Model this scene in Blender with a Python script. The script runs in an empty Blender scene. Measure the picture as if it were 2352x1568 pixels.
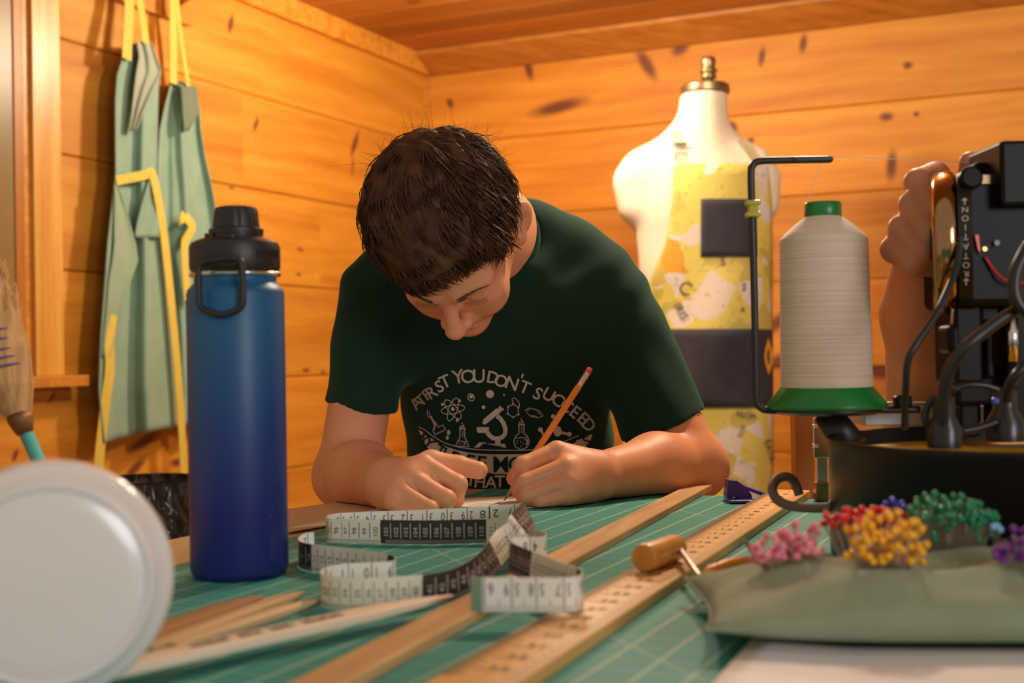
import bpy, bmesh, math, random
import numpy as np
from mathutils import Vector, Matrix, Euler
from mathutils.bvhtree import BVHTree

random.seed(7); RNG = np.random.default_rng(7)
scene = bpy.context.scene
COL = scene.collection
R = math.radians

# ------------------------------------------------------------------ camera
ZT = 0.88                      # height of the table top
HC = 0.165                     # camera above the table
ZC = ZT + HC
W, H = 2352, 1568
FPX = 2900.0
PITCH, ROLL = R(0.5), R(-1.0)
cam_d = bpy.data.cameras.new('camera')
cam_d.sensor_width = 36.0
cam_d.lens = 36.0 * FPX / W
cam_d.clip_start = 0.02
cam_d.dof.use_dof = True
cam_d.dof.focus_distance = 1.36
cam_d.dof.aperture_fstop = 6.3
cam = bpy.data.objects.new('camera', cam_d)
COL.objects.link(cam)
CAM_M = Matrix.Translation((0, 0, ZC)) @ Matrix.Rotation(R(90) + PITCH, 4, 'X') @ Matrix.Rotation(ROLL, 4, 'Z')
cam.matrix_world = CAM_M
scene.camera = cam

# ------------------------------------------------------------------ view, world, lights
vs = scene.view_settings
vs.view_transform = 'Standard'
vs.look = 'None'
vs.exposure = 0.0
vs.gamma = 1.0
vs.use_curve_mapping = False

world = bpy.data.worlds.new('world'); scene.world = world
world.use_nodes = True
bg = world.node_tree.nodes['Background']
bg.inputs[0].default_value = (1.0, 0.84, 0.66, 1)
bg.inputs[1].default_value = 0.42

def area_light(name, loc, target, size, power, color, size_y=None):
    d = bpy.data.lights.new(name, 'AREA')
    d.energy = power; d.color = color; d.size = size
    if size_y:
        d.shape = 'RECTANGLE'; d.size_y = size_y
    o = bpy.data.objects.new(name, d); COL.objects.link(o)
    o.location = loc
    v = Vector(target) - Vector(loc)
    o.rotation_euler = v.to_track_quat('-Z', 'Y').to_euler()
    return o

# ------------------------------------------------------------------ pixel helpers (a point of the photo at a chosen distance)
def ray(px, py):
    d = Vector(((px - W / 2) / FPX, (H / 2 - py) / FPX, -1.0))
    return (CAM_M.to_3x3() @ d)
CAM_P = Vector((0, 0, ZC))
def P(px, py, Y):                 # on the vertical plane y = Y
    d = ray(px, py)
    return CAM_P + d * (Y / d.y)
def G(px, py, z=ZT):              # on a horizontal plane
    d = ray(px, py)
    return CAM_P + d * ((z - ZC) / d.z)
def on_plane(px, py, p0, n):
    d = ray(px, py)
    return CAM_P + d * ((Vector(p0) - CAM_P).dot(n) / d.dot(n))

# lamps and added cool fill --------------------------------------------------
LAMP = Vector((0.02, 3.02, ZC + 0.90))
LAMP2 = Vector((0.50, 1.95, ZC + 0.92))
for nm_, loc_, pw_ in (('ceiling_lamp_light', LAMP, 42), ('second_lamp_light', LAMP2, 50)):
    ld = bpy.data.lights.new(nm_, 'POINT')
    ld.energy = pw_; ld.color = (1.0, 0.82, 0.60); ld.shadow_soft_size = 0.06
    lo = bpy.data.objects.new(nm_, ld); COL.objects.link(lo); lo.location = loc_
area_light('cool_fill_light', (1.7, -1.6, ZC + 0.5), (0.1, 1.3, ZT + 0.1), 1.0, 27.0, (0.92, 0.92, 1.0), 0.9)  # cool fill added behind the camera to lift the front; no window there

# ------------------------------------------------------------------ materials
def new_mat(name):
    m = bpy.data.materials.new(name); m.use_nodes = True
    nt = m.node_tree
    return m, nt, nt.nodes, nt.links, nt.nodes['Principled BSDF']
def c4(c): return (c[0], c[1], c[2], 1.0)
def srgb(r, g, b):
    def f(v):
        v /= 255.0
        return v / 12.92 if v <= 0.04045 else ((v + 0.055) / 1.055) ** 2.4
    return (f(r), f(g), f(b))
MATS = {}
def plain(name, color, rough=0.5, metal=0.0, noise=0.06, nscale=30.0, bump=0.0, bscale=200.0, spec=0.5, sss=0.0, trans=0.0, coat=0.0, emit=None, estr=0.0, alpha=1.0, sheen=0.0):
    if name in MATS: return MATS[name]
    m, nt, N, L, b = new_mat(name)
    tc = N.new('ShaderNodeTexCoord')
    if noise > 0:
        nz = N.new('ShaderNodeTexNoise'); nz.inputs['Scale'].default_value = nscale; nz.inputs['Detail'].default_value = 4
        L.new(tc.outputs['Object'], nz.inputs['Vector'])
        rp = N.new('ShaderNodeValToRGB')
        rp.color_ramp.elements[0].position = 0.3; rp.color_ramp.elements[1].position = 0.7
        rp.color_ramp.elements[0].color = c4([max(0, v * (1 - noise)) for v in color])
        rp.color_ramp.elements[1].color = c4([min(1, v * (1 + noise)) for v in color])
        L.new(nz.outputs[0], rp.inputs[0]); L.new(rp.outputs[0], b.inputs['Base Color'])
    else:
        b.inputs['Base Color'].default_value = c4(color)
    b.inputs['Roughness'].default_value = rough
    b.inputs['Metallic'].default_value = metal
    b.inputs['Specular IOR Level'].default_value = spec
    if sss: 
        b.inputs['Subsurface Weight'].default_value = sss
        b.inputs['Subsurface Radius'].default_value = (0.012, 0.005, 0.003)
        b.inputs['Subsurface Scale'].default_value = 1.0
    if trans: b.inputs['Transmission Weight'].default_value = trans
    if coat: b.inputs['Coat Weight'].default_value = coat
    if sheen: b.inputs['Sheen Weight'].default_value = sheen
    if emit: b.inputs['Emission Color'].default_value = c4(emit); b.inputs['Emission Strength'].default_value = estr
    if alpha < 1: b.inputs['Alpha'].default_value = alpha
    if bump > 0:
        n2 = N.new('ShaderNodeTexNoise'); n2.inputs['Scale'].default_value = bscale
        L.new(tc.outputs['Object'], n2.inputs['Vector'])
        bp = N.new('ShaderNodeBump'); bp.inputs['Strength'].default_value = bump; bp.inputs['Distance'].default_value = 0.002
        L.new(n2.outputs[0], bp.inputs['Height']); L.new(bp.outputs[0], b.inputs['Normal'])
    MATS[name] = m
    return m

def wood(name, c_dark, c_light, rough=0.45, grain=(2.0, 30.0, 30.0), knots=0, knot_col=(0.17, 0.045, 0.010), rnd=True, var=0.25, explicit=None, coat=0.0, speck=None):
    """procedural timber: local X runs along the grain"""
    if name in MATS: return MATS[name]
    m, nt, N, L, b = new_mat(name)
    tc = N.new('ShaderNodeTexCoord'); oi = N.new('ShaderNodeObjectInfo')
    vec = tc.outputs['Object']
    if rnd:
        mu = N.new('ShaderNodeMath'); mu.operation = 'MULTIPLY'; mu.inputs[1].default_value = 37.0
        L.new(oi.outputs['Random'], mu.inputs[0])
        cb = N.new('ShaderNodeCombineXYZ')
        for i in range(3): L.new(mu.outputs[0], cb.inputs[i])
        ad = N.new('ShaderNodeVectorMath'); ad.operation = 'ADD'
        L.new(vec, ad.inputs[0]); L.new(cb.outputs[0], ad.inputs[1]); vec = ad.outputs[0]
    # slow warp so that the grain flows
    wn = N.new('ShaderNodeTexNoise'); wn.inputs['Scale'].default_value = 2.5; L.new(vec, wn.inputs['Vector'])
    ws = N.new('ShaderNodeVectorMath'); ws.operation = 'SCALE'; ws.inputs['Scale'].default_value = 0.05
    L.new(wn.outputs['Color'], ws.inputs[0])
    wa = N.new('ShaderNodeVectorMath'); wa.operation = 'ADD'; L.new(vec, wa.inputs[0]); L.new(ws.outputs[0], wa.inputs[1])
    mp = N.new('ShaderNodeMapping'); mp.inputs['Scale'].default_value = grain; L.new(wa.outputs[0], mp.inputs['Vector'])
    nz = N.new('ShaderNodeTexNoise'); nz.inputs['Scale'].default_value = 1.0; nz.inputs['Detail'].default_value = 6; nz.inputs['Roughness'].default_value = 0.6
    L.new(mp.outputs[0], nz.inputs['Vector'])
    rp = N.new('ShaderNodeValToRGB')
    rp.color_ramp.elements[0].position = 0.32; rp.color_ramp.elements[0].color = c4(c_dark)
    rp.color_ramp.elements[1].position = 0.68; rp.color_ramp.elements[1].color = c4(c_light)
    L.new(nz.outputs[0], rp.inputs[0])
    col = rp.outputs[0]
    # board to board variation
    if rnd and var > 0:
        mr = N.new('ShaderNodeMapRange'); mr.inputs['To Min'].default_value = 1 - var; mr.inputs['To Max'].default_value = 1 + var * 0.35
        L.new(oi.outputs['Random'], mr.inputs[0])
        mx = N.new('ShaderNodeMix'); mx.data_type = 'RGBA'; mx.blend_type = 'MULTIPLY'; mx.inputs[0].default_value = 1
        cc = N.new('ShaderNodeCombineXYZ')
        for i in range(3): L.new(mr.outputs[0], cc.inputs[i])
        L.new(col, mx.inputs[6]); L.new(cc.outputs[0], mx.inputs[7]); col = mx.outputs[2]
    facs = []
    if knots:
        km = N.new('ShaderNodeMapping'); km.inputs['Scale'].default_value = (knots, 0.01, knots * 1.6); L.new(vec, km.inputs['Vector'])
        vo = N.new('ShaderNodeTexVoronoi'); vo.inputs['Scale'].default_value = 1.0; L.new(km.outputs[0], vo.inputs['Vector'])
        sep = N.new('ShaderNodeSeparateColor'); L.new(vo.outputs['Color'], sep.inputs[0])
        sz = N.new('ShaderNodeMapRange'); sz.inputs['From Min'].default_value = 0.45; sz.inputs['From Max'].default_value = 1.0
        sz.inputs['To Min'].default_value = 0.0; sz.inputs['To Max'].default_value = 0.075
        L.new(sep.outputs[0], sz.inputs[0])
        df = N.new('ShaderNodeMath'); df.operation = 'SUBTRACT'; L.new(sz.outputs[0], df.inputs[0]); L.new(vo.outputs['Distance'], df.inputs[1])
        k2 = N.new('ShaderNodeMapRange'); k2.inputs['From Min'].default_value = -0.02; k2.inputs['From Max'].default_value = 0.02
        L.new(df.outputs[0], k2.inputs[0]); facs.append(k2.outputs[0])
    if explicit:
        geo = N.new('ShaderNodeNewGeometry')
        for (loc, rotz, sc, ax, an) in explicit:
            # loc is a world point, ax / an the wall's two axes; an ellipse stretched along its own direction
            sb = N.new('ShaderNodeVectorMath'); sb.operation = 'SUBTRACT'; L.new(geo.outputs['Position'], sb.inputs[0]); sb.inputs[1].default_value = loc
            ca, sa = math.cos(rotz), math.sin(rotz)
            e1 = [ca * ax[i] + sa * an[i] for i in range(3)]; e2 = [-sa * ax[i] + ca * an[i] for i in range(3)]
            d1 = N.new('ShaderNodeVectorMath'); d1.operation = 'DOT_PRODUCT'; d1.inputs[1].default_value = [v / sc[0] for v in e1]
            d2 = N.new('ShaderNodeVectorMath'); d2.operation = 'DOT_PRODUCT'; d2.inputs[1].default_value = [v / sc[1] for v in e2]
            L.new(sb.outputs[0], d1.inputs[0]); L.new(sb.outputs[0], d2.inputs[0])
            cx = N.new('ShaderNodeCombineXYZ'); L.new(d1.outputs['Value'], cx.inputs[0]); L.new(d2.outputs['Value'], cx.inputs[1])
            ln = N.new('ShaderNodeVectorMath'); ln.operation = 'LENGTH'; L.new(cx.outputs[0], ln.inputs[0])
            k3 = N.new('ShaderNodeMapRange'); k3.inputs['From Min'].default_value = 1.35; k3.inputs['From Max'].default_value = 0.5
            L.new(ln.outputs['Value'], k3.inputs[0]); facs.append(k3.outputs[0])
    for f in facs:
        mx = N.new('ShaderNodeMix'); mx.data_type = 'RGBA'
        L.new(f, mx.inputs[0]); L.new(col, mx.inputs[6]); mx.inputs[7].default_value = c4(knot_col); col = mx.outputs[2]
    L.new(col, b.inputs['Base Color'])
    b.inputs['Roughness'].default_value = rough
    if coat: b.inputs['Coat Weight'].default_value = coat; b.inputs['Coat Roughness'].default_value = 0.25
    bp = N.new('ShaderNodeBump'); bp.inputs['Strength'].default_value = 0.15; bp.inputs['Distance'].default_value = 0.002
    L.new(nz.outputs[0], bp.inputs['Height']); L.new(bp.outputs[0], b.inputs['Normal'])
    MATS[name] = m
    return m

# ------------------------------------------------------------------ mesh helpers: every builder returns (verts, faces) in world space
ORG = {}
def obj(name, vf, mat, parent=None, smooth=False, origin=None, sharp=None):
    V, F = vf
    V = [Vector(v) for v in V]
    A = np.array([tuple(v) for v in V], dtype=float)
    if origin is None:
        lo_, hi_ = A.min(0), A.max(0)
        origin = Vector(((lo_[0] + hi_[0]) / 2, (lo_[1] + hi_[1]) / 2, lo_[2]))
    origin = Vector(origin)
    A = A - np.array(origin)
    me = bpy.data.meshes.new(name)
    me.from_pydata(A.tolist(), [], [list(map(int, f)) for f in F])
    me.validate()
    if mat: me.materials.append(mat)
    if smooth: me.polygons.foreach_set('use_smooth', [True] * len(me.polygons))
    if sharp: 
        try: me.set_sharp_from_angle(angle=R(sharp))
        except Exception: pass
    me.update()
    o = bpy.data.objects.new(name, me); COL.objects.link(o)
    ORG[o] = origin
    if parent: 
        o.parent = parent; o.location = origin - ORG[parent]
    else: o.location = origin
    return o
def empty(name, loc, label=None, cat=None, group=None):
    o = bpy.data.objects.new(name, None); COL.objects.link(o)
    o.empty_display_size = 0.02
    o.location = loc; ORG[o] = Vector(loc)
    if label: tag(o, label, cat, group)
    return o
def tag(o, label=None, cat=None, group=None, kind=None):
    if label: o['label'] = label
    if cat: o['category'] = cat
    if group: o['group'] = group
    if kind: o['kind'] = kind
    return o
def join(*vfs):
    V, F = [], []
    for v, f in vfs:
        n = len(V); V += [Vector(x) for x in v]; F += [[i + n for i in q] for q in f]
    return V, F
def xf(vf, M):
    return [M @ Vector(v) for v in vf[0]], vf[1]
def box(size, M=None, bevel=0.0, seg=2):
    bm = bmesh.new()
    bmesh.ops.create_cube(bm, size=1.0)
    for v in bm.verts: v.co = Vector((v.co.x * size[0], v.co.y * size[1], v.co.z * size[2]))
    if bevel: bmesh.ops.bevel(bm, geom=bm.edges[:], offset=bevel, segments=seg, affect='EDGES', profile=0.5)
    bm.verts.index_update()
    V = [v.co.copy() for v in bm.verts]; F = [[v.index for v in f.verts] for f in bm.faces]
    bm.free()
    if M is not None: V = [M @ v for v in V]
    return V, F
def lathe(prof, seg=32, M=None, cap0=True, cap1=True):
    V, F = [], []
    n = len(prof)
    for r, z in prof:
        for j in range(seg):
            a = 2 * math.pi * j / seg
            V.append(Vector((r * math.cos(a), r * math.sin(a), z)))
    for i in range(n - 1):
        for j in range(seg):
            k = (j + 1) % seg
            F.append([i * seg + j, i * seg + k, (i + 1) * seg + k, (i + 1) * seg + j])
    if cap0: F.append([j for j in range(seg)][::-1])
    if cap1: F.append([(n - 1) * seg + j for j in range(seg)])
    if M is not None: V = [M @ v for v in V]
    return V, F
def frame_at(p, z, x=None):
    """matrix at p whose Z axis is z"""
    z = Vector(z).normalized()
    x = Vector(x) if x is not None else (Vector((1, 0, 0)) if abs(z.x) < 0.9 else Vector((0, 1, 0)))
    y = z.cross(x).normalized(); x = y.cross(z).normalized()
    M = Matrix((x, y, z)).transposed().to_4x4(); M.translation = Vector(p)
    return M
def catmull(pts, n=8, closed=False):
    pts = [Vector(p) for p in pts]
    out = []
    m = len(pts)
    rng_ = range(m) if closed else range(m - 1)
    for i in rng_:
        if closed: p0, p1, p2, p3 = pts[(i - 1) % m], pts[i], pts[(i + 1) % m], pts[(i + 2) % m]
        else: p0, p1, p2, p3 = pts[max(i - 1, 0)], pts[i], pts[i + 1], pts[min(i + 2, m - 1)]
        for k in range(n):
            t = k / n
            out.append(0.5 * ((2 * p1) + (p2 - p0) * t + (2 * p0 - 5 * p1 + 4 * p2 - p3) * t * t + (-p0 + 3 * p1 - 3 * p2 + p3) * t ** 3))
    if not closed: out.append(pts[-1])
    return out
def tube(pts, r, seg=10, caps=True, flat=None, up=None):
    """sweep a circle (or an ellipse: flat = ratio of the second axis) along pts; r number or list"""
    pts = [Vector(p) for p in pts]; n = len(pts)
    rr = r if isinstance(r, (list, tuple)) else [r] * n
    V, F = [], []
    px_ = Vector(up) if up is not None else None
    for i in range(n):
        t = (pts[min(i + 1, n - 1)] - pts[max(i - 1, 0)])
        if t.length < 1e-9: t = Vector((0, 0, 1))
        t.normalize()
        if px_ is None:
            px_ = Vector((0, 0, 1)) if abs(t.z) < 0.9 else Vector((1, 0, 0))
        x = px_ - t * px_.dot(t)
        if x.length < 1e-6: x = Vector((1, 0, 0)) - t * t.x
        x.normalize(); y = t.cross(x); 
        if up is None: px_ = x
        f = flat if flat else 1.0
        for j in range(seg):
            a = 2 * math.pi * j / seg
            V.append(pts[i] + x * (rr[i] * f * math.cos(a)) + y * (rr[i] * math.sin(a)))
    for i in range(n - 1):
        for j in range(seg):
            k = (j + 1) % seg
            F.append([i * seg + j, i * seg + k, (i + 1) * seg + k, (i + 1) * seg + j])
    if caps:
        F.append(list(range(seg))[::-1]); F.append([(n - 1) * seg + j for j in range(seg)])
    return V, F
def strap(pts, width_dirs, w, th=0.0012):
    """flat ribbon of width w along pts; width_dirs: one vector or one per point"""
    pts = [Vector(p) for p in pts]; n = len(pts)
    V, F = [], []
    for i in range(n):
        t = (pts[min(i + 1, n - 1)] - pts[max(i - 1, 0)]).normalized()
        wd = Vector(width_dirs[i] if isinstance(width_dirs, list) else width_dirs)
        wd = (wd - t * wd.dot(t)).normalized(); nn = t.cross(wd)
        ww = w[i] if isinstance(w, list) else w
        V += [pts[i] - wd * ww / 2 - nn * th / 2, pts[i] + wd * ww / 2 - nn * th / 2, pts[i] + wd * ww / 2 + nn * th / 2, pts[i] - wd * ww / 2 + nn * th / 2]
    for i in range(n - 1):
        a, b_ = i * 4, i * 4 + 4
        for j in range(4):
            k = (j + 1) % 4
            F.append([a + j, a + k, b_ + k, b_ + j])
    F.append([3, 2, 1, 0]); F.append([(n - 1) * 4 + j for j in range(4)])
    return V, F
def sheet(rows, th=0.002):
    """rows: list of equally long lists of points -> a cloth with thickness"""
    nr, nc = len(rows), len(rows[0])
    A = np.array([[tuple(p) for p in r] for r in rows])
    du = np.gradient(A, axis=1); dv = np.gradient(A, axis=0)
    N_ = np.cross(du, dv); N_ /= (np.linalg.norm(N_, axis=2, keepdims=True) + 1e-12)
    B = A + N_ * th
    V = A.reshape(-1, 3).tolist() + B.reshape(-1, 3).tolist()
    o = nr * nc; F = []
    for i in range(nr - 1):
        for j in range(nc - 1):
            a = i * nc + j
            F.append([a, a + 1, a + nc + 1, a + nc][::-1]); F.append([o + a, o + a + 1, o + a + nc + 1, o + a + nc])
    for j in range(nc - 1):
        F.append([j, j + 1, o + j + 1, o + j]); a = (nr - 1) * nc + j; F.append([a + 1, a, o + a, o + a + 1])
    for i in range(nr - 1):
        a = i * nc; F.append([a + nc, a, o + a, o + a + nc]); a = i * nc + nc - 1; F.append([a, a + nc, o + a + nc, o + a])
    return [Vector(v) for v in V], F
def extrude_poly(pts2, M, th):
    """flat polygon (list of xy) extruded by th along local z, placed by M"""
    n = len(pts2)
    V = [M @ Vector((p[0], p[1], 0)) for p in pts2] + [M @ Vector((p[0], p[1], th)) for p in pts2]
    F = [list(range(n))[::-1], [n + i for i in range(n)]] + [[i, (i + 1) % n, n + (i + 1) % n, n + i] for i in range(n)]
    return V, F
_glyph = {}
def glyph(s, bold=0.0):
    """2D triangulated outline of a string in the built-in font, height about 0.7"""
    key = (s, bold)
    if key in _glyph: return _glyph[key]
    cu = bpy.data.curves.new('glyph', 'FONT'); cu.body = s; cu.size = 1.0; cu.align_x = 'CENTER'; cu.resolution_u = 3; cu.offset = bold
    o = bpy.data.objects.new('glyph', cu); COL.objects.link(o)
    dg = bpy.context.evaluated_depsgraph_get()
    me = o.evaluated_get(dg).to_mesh()
    V = [(v.co.x, v.co.y) for v in me.vertices]; F = [list(p.vertices) for p in me.polygons]
    o.evaluated_get(dg).to_mesh_clear()
    bpy.data.objects.remove(o); bpy.data.curves.remove(cu)
    if V:
        x0 = min(v[0] for v in V); x1 = max(v[0] for v in V)
        V = [(v[0] - (x0 + x1) / 2, v[1]) for v in V]
    _glyph[key] = (V, F)
    return _glyph[key]
# ------------------------------------------------------------------ organic surfaces: smooth unions of round cones and ellipsoids, meshed by surface nets
class Organic:
    def __init__(self): self.p = []
    def cone(self, a, b, ra, rb, k=0.01, op='u', M=None):
        """round cone; M: optional linear squash (world -> squashed space, about the midpoint)"""
        a, b = np.array(a, float), np.array(b, float)
        c = (a + b) / 2
        s = 1.0
        if M is not None:
            Mi = np.linalg.inv(np.array(M)); s = 1 / np.linalg.norm(Mi, 2)
            a2, b2 = c + Mi @ (a - c), c + Mi @ (b - c)
            s = min(np.linalg.svd(np.array(M))[1])
        else: Mi, a2, b2 = None, a, b
        rad = np.linalg.norm(b - a) / 2 + max(ra, rb) * (1.0 if M is None else max(np.linalg.svd(np.array(M))[1]))
        ba = b2 - a2; l2 = max(ba @ ba, 1e-12); rr = ra - rb
        a_2 = l2 - rr * rr; il2 = 1 / l2
        def f(X):
            Y = X if Mi is None else (X - c) @ Mi.T + c
            pa = Y - a2
            if a_2 <= 0: return (np.linalg.norm(pa, axis=1) - ra) * s
            y = pa @ ba; z = y - l2
            w = pa * l2 - y[:, None] * ba
            x2 = np.einsum('ij,ij->i', w, w); y2 = y * y * l2; z2 = z * z * l2
            kk = np.sign(rr) * rr * rr * x2
            d = (np.sqrt(x2 * a_2 * il2) + y * rr) * il2 - ra
            m1 = np.sign(z) * a_2 * z2 > kk
            m2 = (~m1) & (np.sign(y) * a_2 * y2 < kk)
            d = np.where(m1, np.sqrt(x2 + z2) * il2 - rb, np.where(m2, np.sqrt(x2 + y2) * il2 - ra, d))
            return d * s
        self.p.append((op, k, f, c, rad)); return self
    def ball(self, c, r, k=0.01, op='u', M=None):
        """ellipsoid: radii r (3) in the frame M (3x3 columns = axes)"""
        c = np.array(c, float); r = np.array(r if hasattr(r, '__len__') else [r] * 3, float)
        Mt = None if M is None else np.array(M, float)
        def f(X):
            q = X - c
            if Mt is not None: q = q @ Mt
            k0 = np.linalg.norm(q / r, axis=1); k1 = np.linalg.norm(q / (r * r), axis=1)
            return np.where(k1 < 1e-9, -r.min(), k0 * (k0 - 1) / np.maximum(k1, 1e-9))
        self.p.append((op, k, f, c, r.max())); return self
    def half(self, c, n, k=0.0, op='i', rad=10.0):
        """keep only the side of the plane that n points away from"""
        c = np.array(c, float); n = np.array(n, float); n /= np.linalg.norm(n)
        self.p.append((op, k, lambda X: (X - c) @ n, c, rad)); return self
    def chain(self, pts, rs, k=0.006, k2=None):
        for i in range(len(pts) - 1):
            self.cone(pts[i], pts[i + 1], rs[i], rs[i + 1], k if i == 0 else (k2 if k2 is not None else 0.004))
        return self
    def ev(self, X, prims=None):
        d = np.full(len(X), 1.0)
        for (op, k, f, c, rad) in (self.p if prims is None else prims):
            e = f(X)
            if op == 's': e = -e
            if op == 'u':
                if k > 0:
                    h = np.maximum(k - np.abs(d - e), 0) / k; d = np.minimum(d, e) - h * h * k * 0.25
                else: d = np.minimum(d, e)
            else:
                if k > 0:
                    h = np.maximum(k - np.abs(d - e), 0) / k; d = np.maximum(d, e) + h * h * k * 0.25
                else: d = np.maximum(d, e)
        return d
    def mesh(self, h, nb=14, lo=None, hi=None, warp=None):
        us = [p for p in self.p if p[0] == 'u']
        LO = np.min([p[3] - p[4] for p in us], axis=0) - 4 * h if lo is None else np.array(lo)
        HI = np.max([p[3] + p[4] for p in us], axis=0) + 4 * h if hi is None else np.array(hi)
        nblk = np.ceil((HI - LO) / (h * nb)).astype(int) + 1
        NX = nblk * nb + 4
        g = np.arange(nb + 1)
        gi = np.stack(np.meshgrid(g, g, g, indexing='ij'), -1).reshape(-1, 3)
        hb = nb * h / 2 * math.sqrt(3)
        # coarse pass: block centres in chunks
        bi = np.stack(np.meshgrid(*[np.arange(n) for n in nblk], indexing='ij'), -1).reshape(-1, 3)
        bc = LO + (bi + 0.5) * nb * h
        near = np.zeros(len(bc), bool)
        for p in us: near |= np.linalg.norm(bc - p[3], axis=1) < p[4] + hb * 1.5
        bi, bc = bi[near], bc[near]
        dv = np.concatenate([self.ev(bc[i:i + 20000]) for i in range(0, len(bc), 20000)])
        keep = np.abs(dv) < hb * 1.25 + 0.009
        bi, bc = bi[keep], bc[keep]
        ids, pos, quads = [], [], []
        def cid(a): return (a[:, 0] * NX[1] + a[:, 1]) * NX[2] + a[:, 2]
        n1 = nb + 1
        PC = np.array([p[3] for p in self.p]); PR = np.array([p[4] for p in self.p])
        cell = np.stack(np.meshgrid(np.arange(nb), np.arange(nb), np.arange(nb), indexing='ij'), -1)
        for b, c in zip(bi, bc):
            sel = np.nonzero(np.sqrt(((PC - c) ** 2).sum(1)) < PR + hb + 0.04)[0]
            if len(sel) == 0: continue
            pr = [self.p[i] for i in sel]
            # primitives whose distance at the centre cannot matter inside this block
            cc_ = c[None]
            pr = [p for p in pr if p[0] == 'i' or abs(p[2](cc_)[0]) < hb * 1.7 + 0.045 or p[2](cc_)[0] < 0]
            if not pr: continue
            base = b * nb
            X = LO + (base + gi) * h
            v = self.ev(X, pr)
            if warp is not None: v = v + warp(X)
            S = v.reshape(n1, n1, n1)
            ins = S < 0
            if ins.all() or not ins.any(): continue
            cnt = np.zeros((nb, nb, nb)); acc = np.zeros((nb, nb, nb, 3))
            for ax in range(3):
                o1, o2 = [a for a in range(3) if a != ax]
                for da in (0, 1):
                    for db in (0, 1):
                        s0 = [slice(0, nb)] * 3; s0[o1] = slice(da, nb + da); s0[o2] = slice(db, nb + db)
                        s1 = list(s0); s1[ax] = slice(1, nb + 1)
                        a0, a1 = S[tuple(s0)], S[tuple(s1)]
                        cr = (a0 < 0) != (a1 < 0)
                        t = np.where(cr, a0 / np.where(cr, a0 - a1, 1), 0)
                        off = np.zeros((nb, nb, nb, 3)); off[..., o1] = da; off[..., o2] = db; off[..., ax] = t
                        acc += np.where(cr[..., None], off, 0); cnt += cr
            act = cnt > 0
            cells = cell[act]
            pp = (acc[act] / cnt[act][:, None] + cells)
            ids.append(cid(cells + base)); pos.append(LO + (base + pp) * h)
            for ax in range(3):
                o1, o2 = (ax + 1) % 3, (ax + 2) % 3
                s0 = [slice(0, nb)] * 3; s1 = list(s0); s1[ax] = slice(1, nb + 1)
                a0, a1 = S[tuple(s0)], S[tuple(s1)]
                cr = (a0 < 0) != (a1 < 0)
                e = cell[cr] + base; flip = (a0[cr] < 0)
                if len(e) == 0: continue
                q = []
                for (da, db) in ((-1, -1), (0, -1), (0, 0), (-1, 0)):
                    m_ = e.copy(); m_[:, o1] += da; m_[:, o2] += db; q.append(cid(m_))
                q = np.stack(q, 1); q[~flip] = q[~flip][:, ::-1]
                quads.append(q)
        ids = np.concatenate(ids); pos = np.concatenate(pos); quads = np.concatenate(quads)
        ids, ui = np.unique(ids, return_index=True); pos = pos[ui]
        j = np.searchsorted(ids, quads); j = np.clip(j, 0, len(ids) - 1)
        ok = (ids[j] == quads).all(1)
        return pos, j[ok]
def relax(V, F, it=2, lam=0.5):
    """light Laplacian smoothing of a quad mesh"""
    V = V.copy(); n = len(V)
    E = np.concatenate([F[:, [0, 1]], F[:, [1, 2]], F[:, [2, 3]], F[:, [3, 0]]]); E = np.concatenate([E, E[:, ::-1]])
    deg = np.bincount(E[:, 0], minlength=n).astype(float); deg[deg == 0] = 1
    for _ in range(it):
        S = np.stack([np.bincount(E[:, 0], weights=V[E[:, 1], a], minlength=n) for a in range(3)], 1) / deg[:, None]
        V += lam * (S - V)
    return V
def fast_obj(name, V, F, mat, parent=None, origin=None, smooth=True):
    V = np.asarray(V, float); F = np.asarray(F, np.int32)
    if origin is None:
        lo_, hi_ = V.min(0), V.max(0); origin = Vector(((lo_[0] + hi_[0]) / 2, (lo_[1] + hi_[1]) / 2, lo_[2]))
    origin = Vector(origin)
    A = (V - np.array(origin)).astype(np.float32)
    me = bpy.data.meshes.new(name)
    k = F.shape[1]
    me.vertices.add(len(A)); me.vertices.foreach_set('co', A.ravel())
    me.loops.add(F.size); me.loops.foreach_set('vertex_index', F.ravel())
    me.polygons.add(len(F)); me.polygons.foreach_set('loop_start', np.arange(0, F.size, k, dtype=np.int32))
    me.polygons.foreach_set('loop_total', np.full(len(F), k, np.int32))
    me.polygons.foreach_set('use_smooth', np.full(len(F), smooth))
    me.update(calc_edges=True); me.validate()
    if mat: me.materials.append(mat)
    o = bpy.data.objects.new(name, me); COL.objects.link(o)
    ORG[o] = origin
    if parent: o.parent = parent; o.location = origin - ORG[parent]
    else: o.location = origin
    return o
# ================================================================== the room
TH = R(24.8)
U = Vector((math.sin(TH), math.cos(TH), 0))       # along the left wall, away from the viewer
V_ = Vector((math.cos(TH), -math.sin(TH), 0))     # along the back wall, to the right
UP = Vector((0, 0, 1))
CORNER = P(988, 784, 4.4); CORNER.z = 0
ZCEIL = ZC + 1.03
PL_H = 0.262
SEAMS = [ZC - 0.06 + PL_H * k for k in range(-4, 5)]
pine_d, pine_l = (0.60, 0.20, 0.012), (0.82, 0.36, 0.035)

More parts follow.
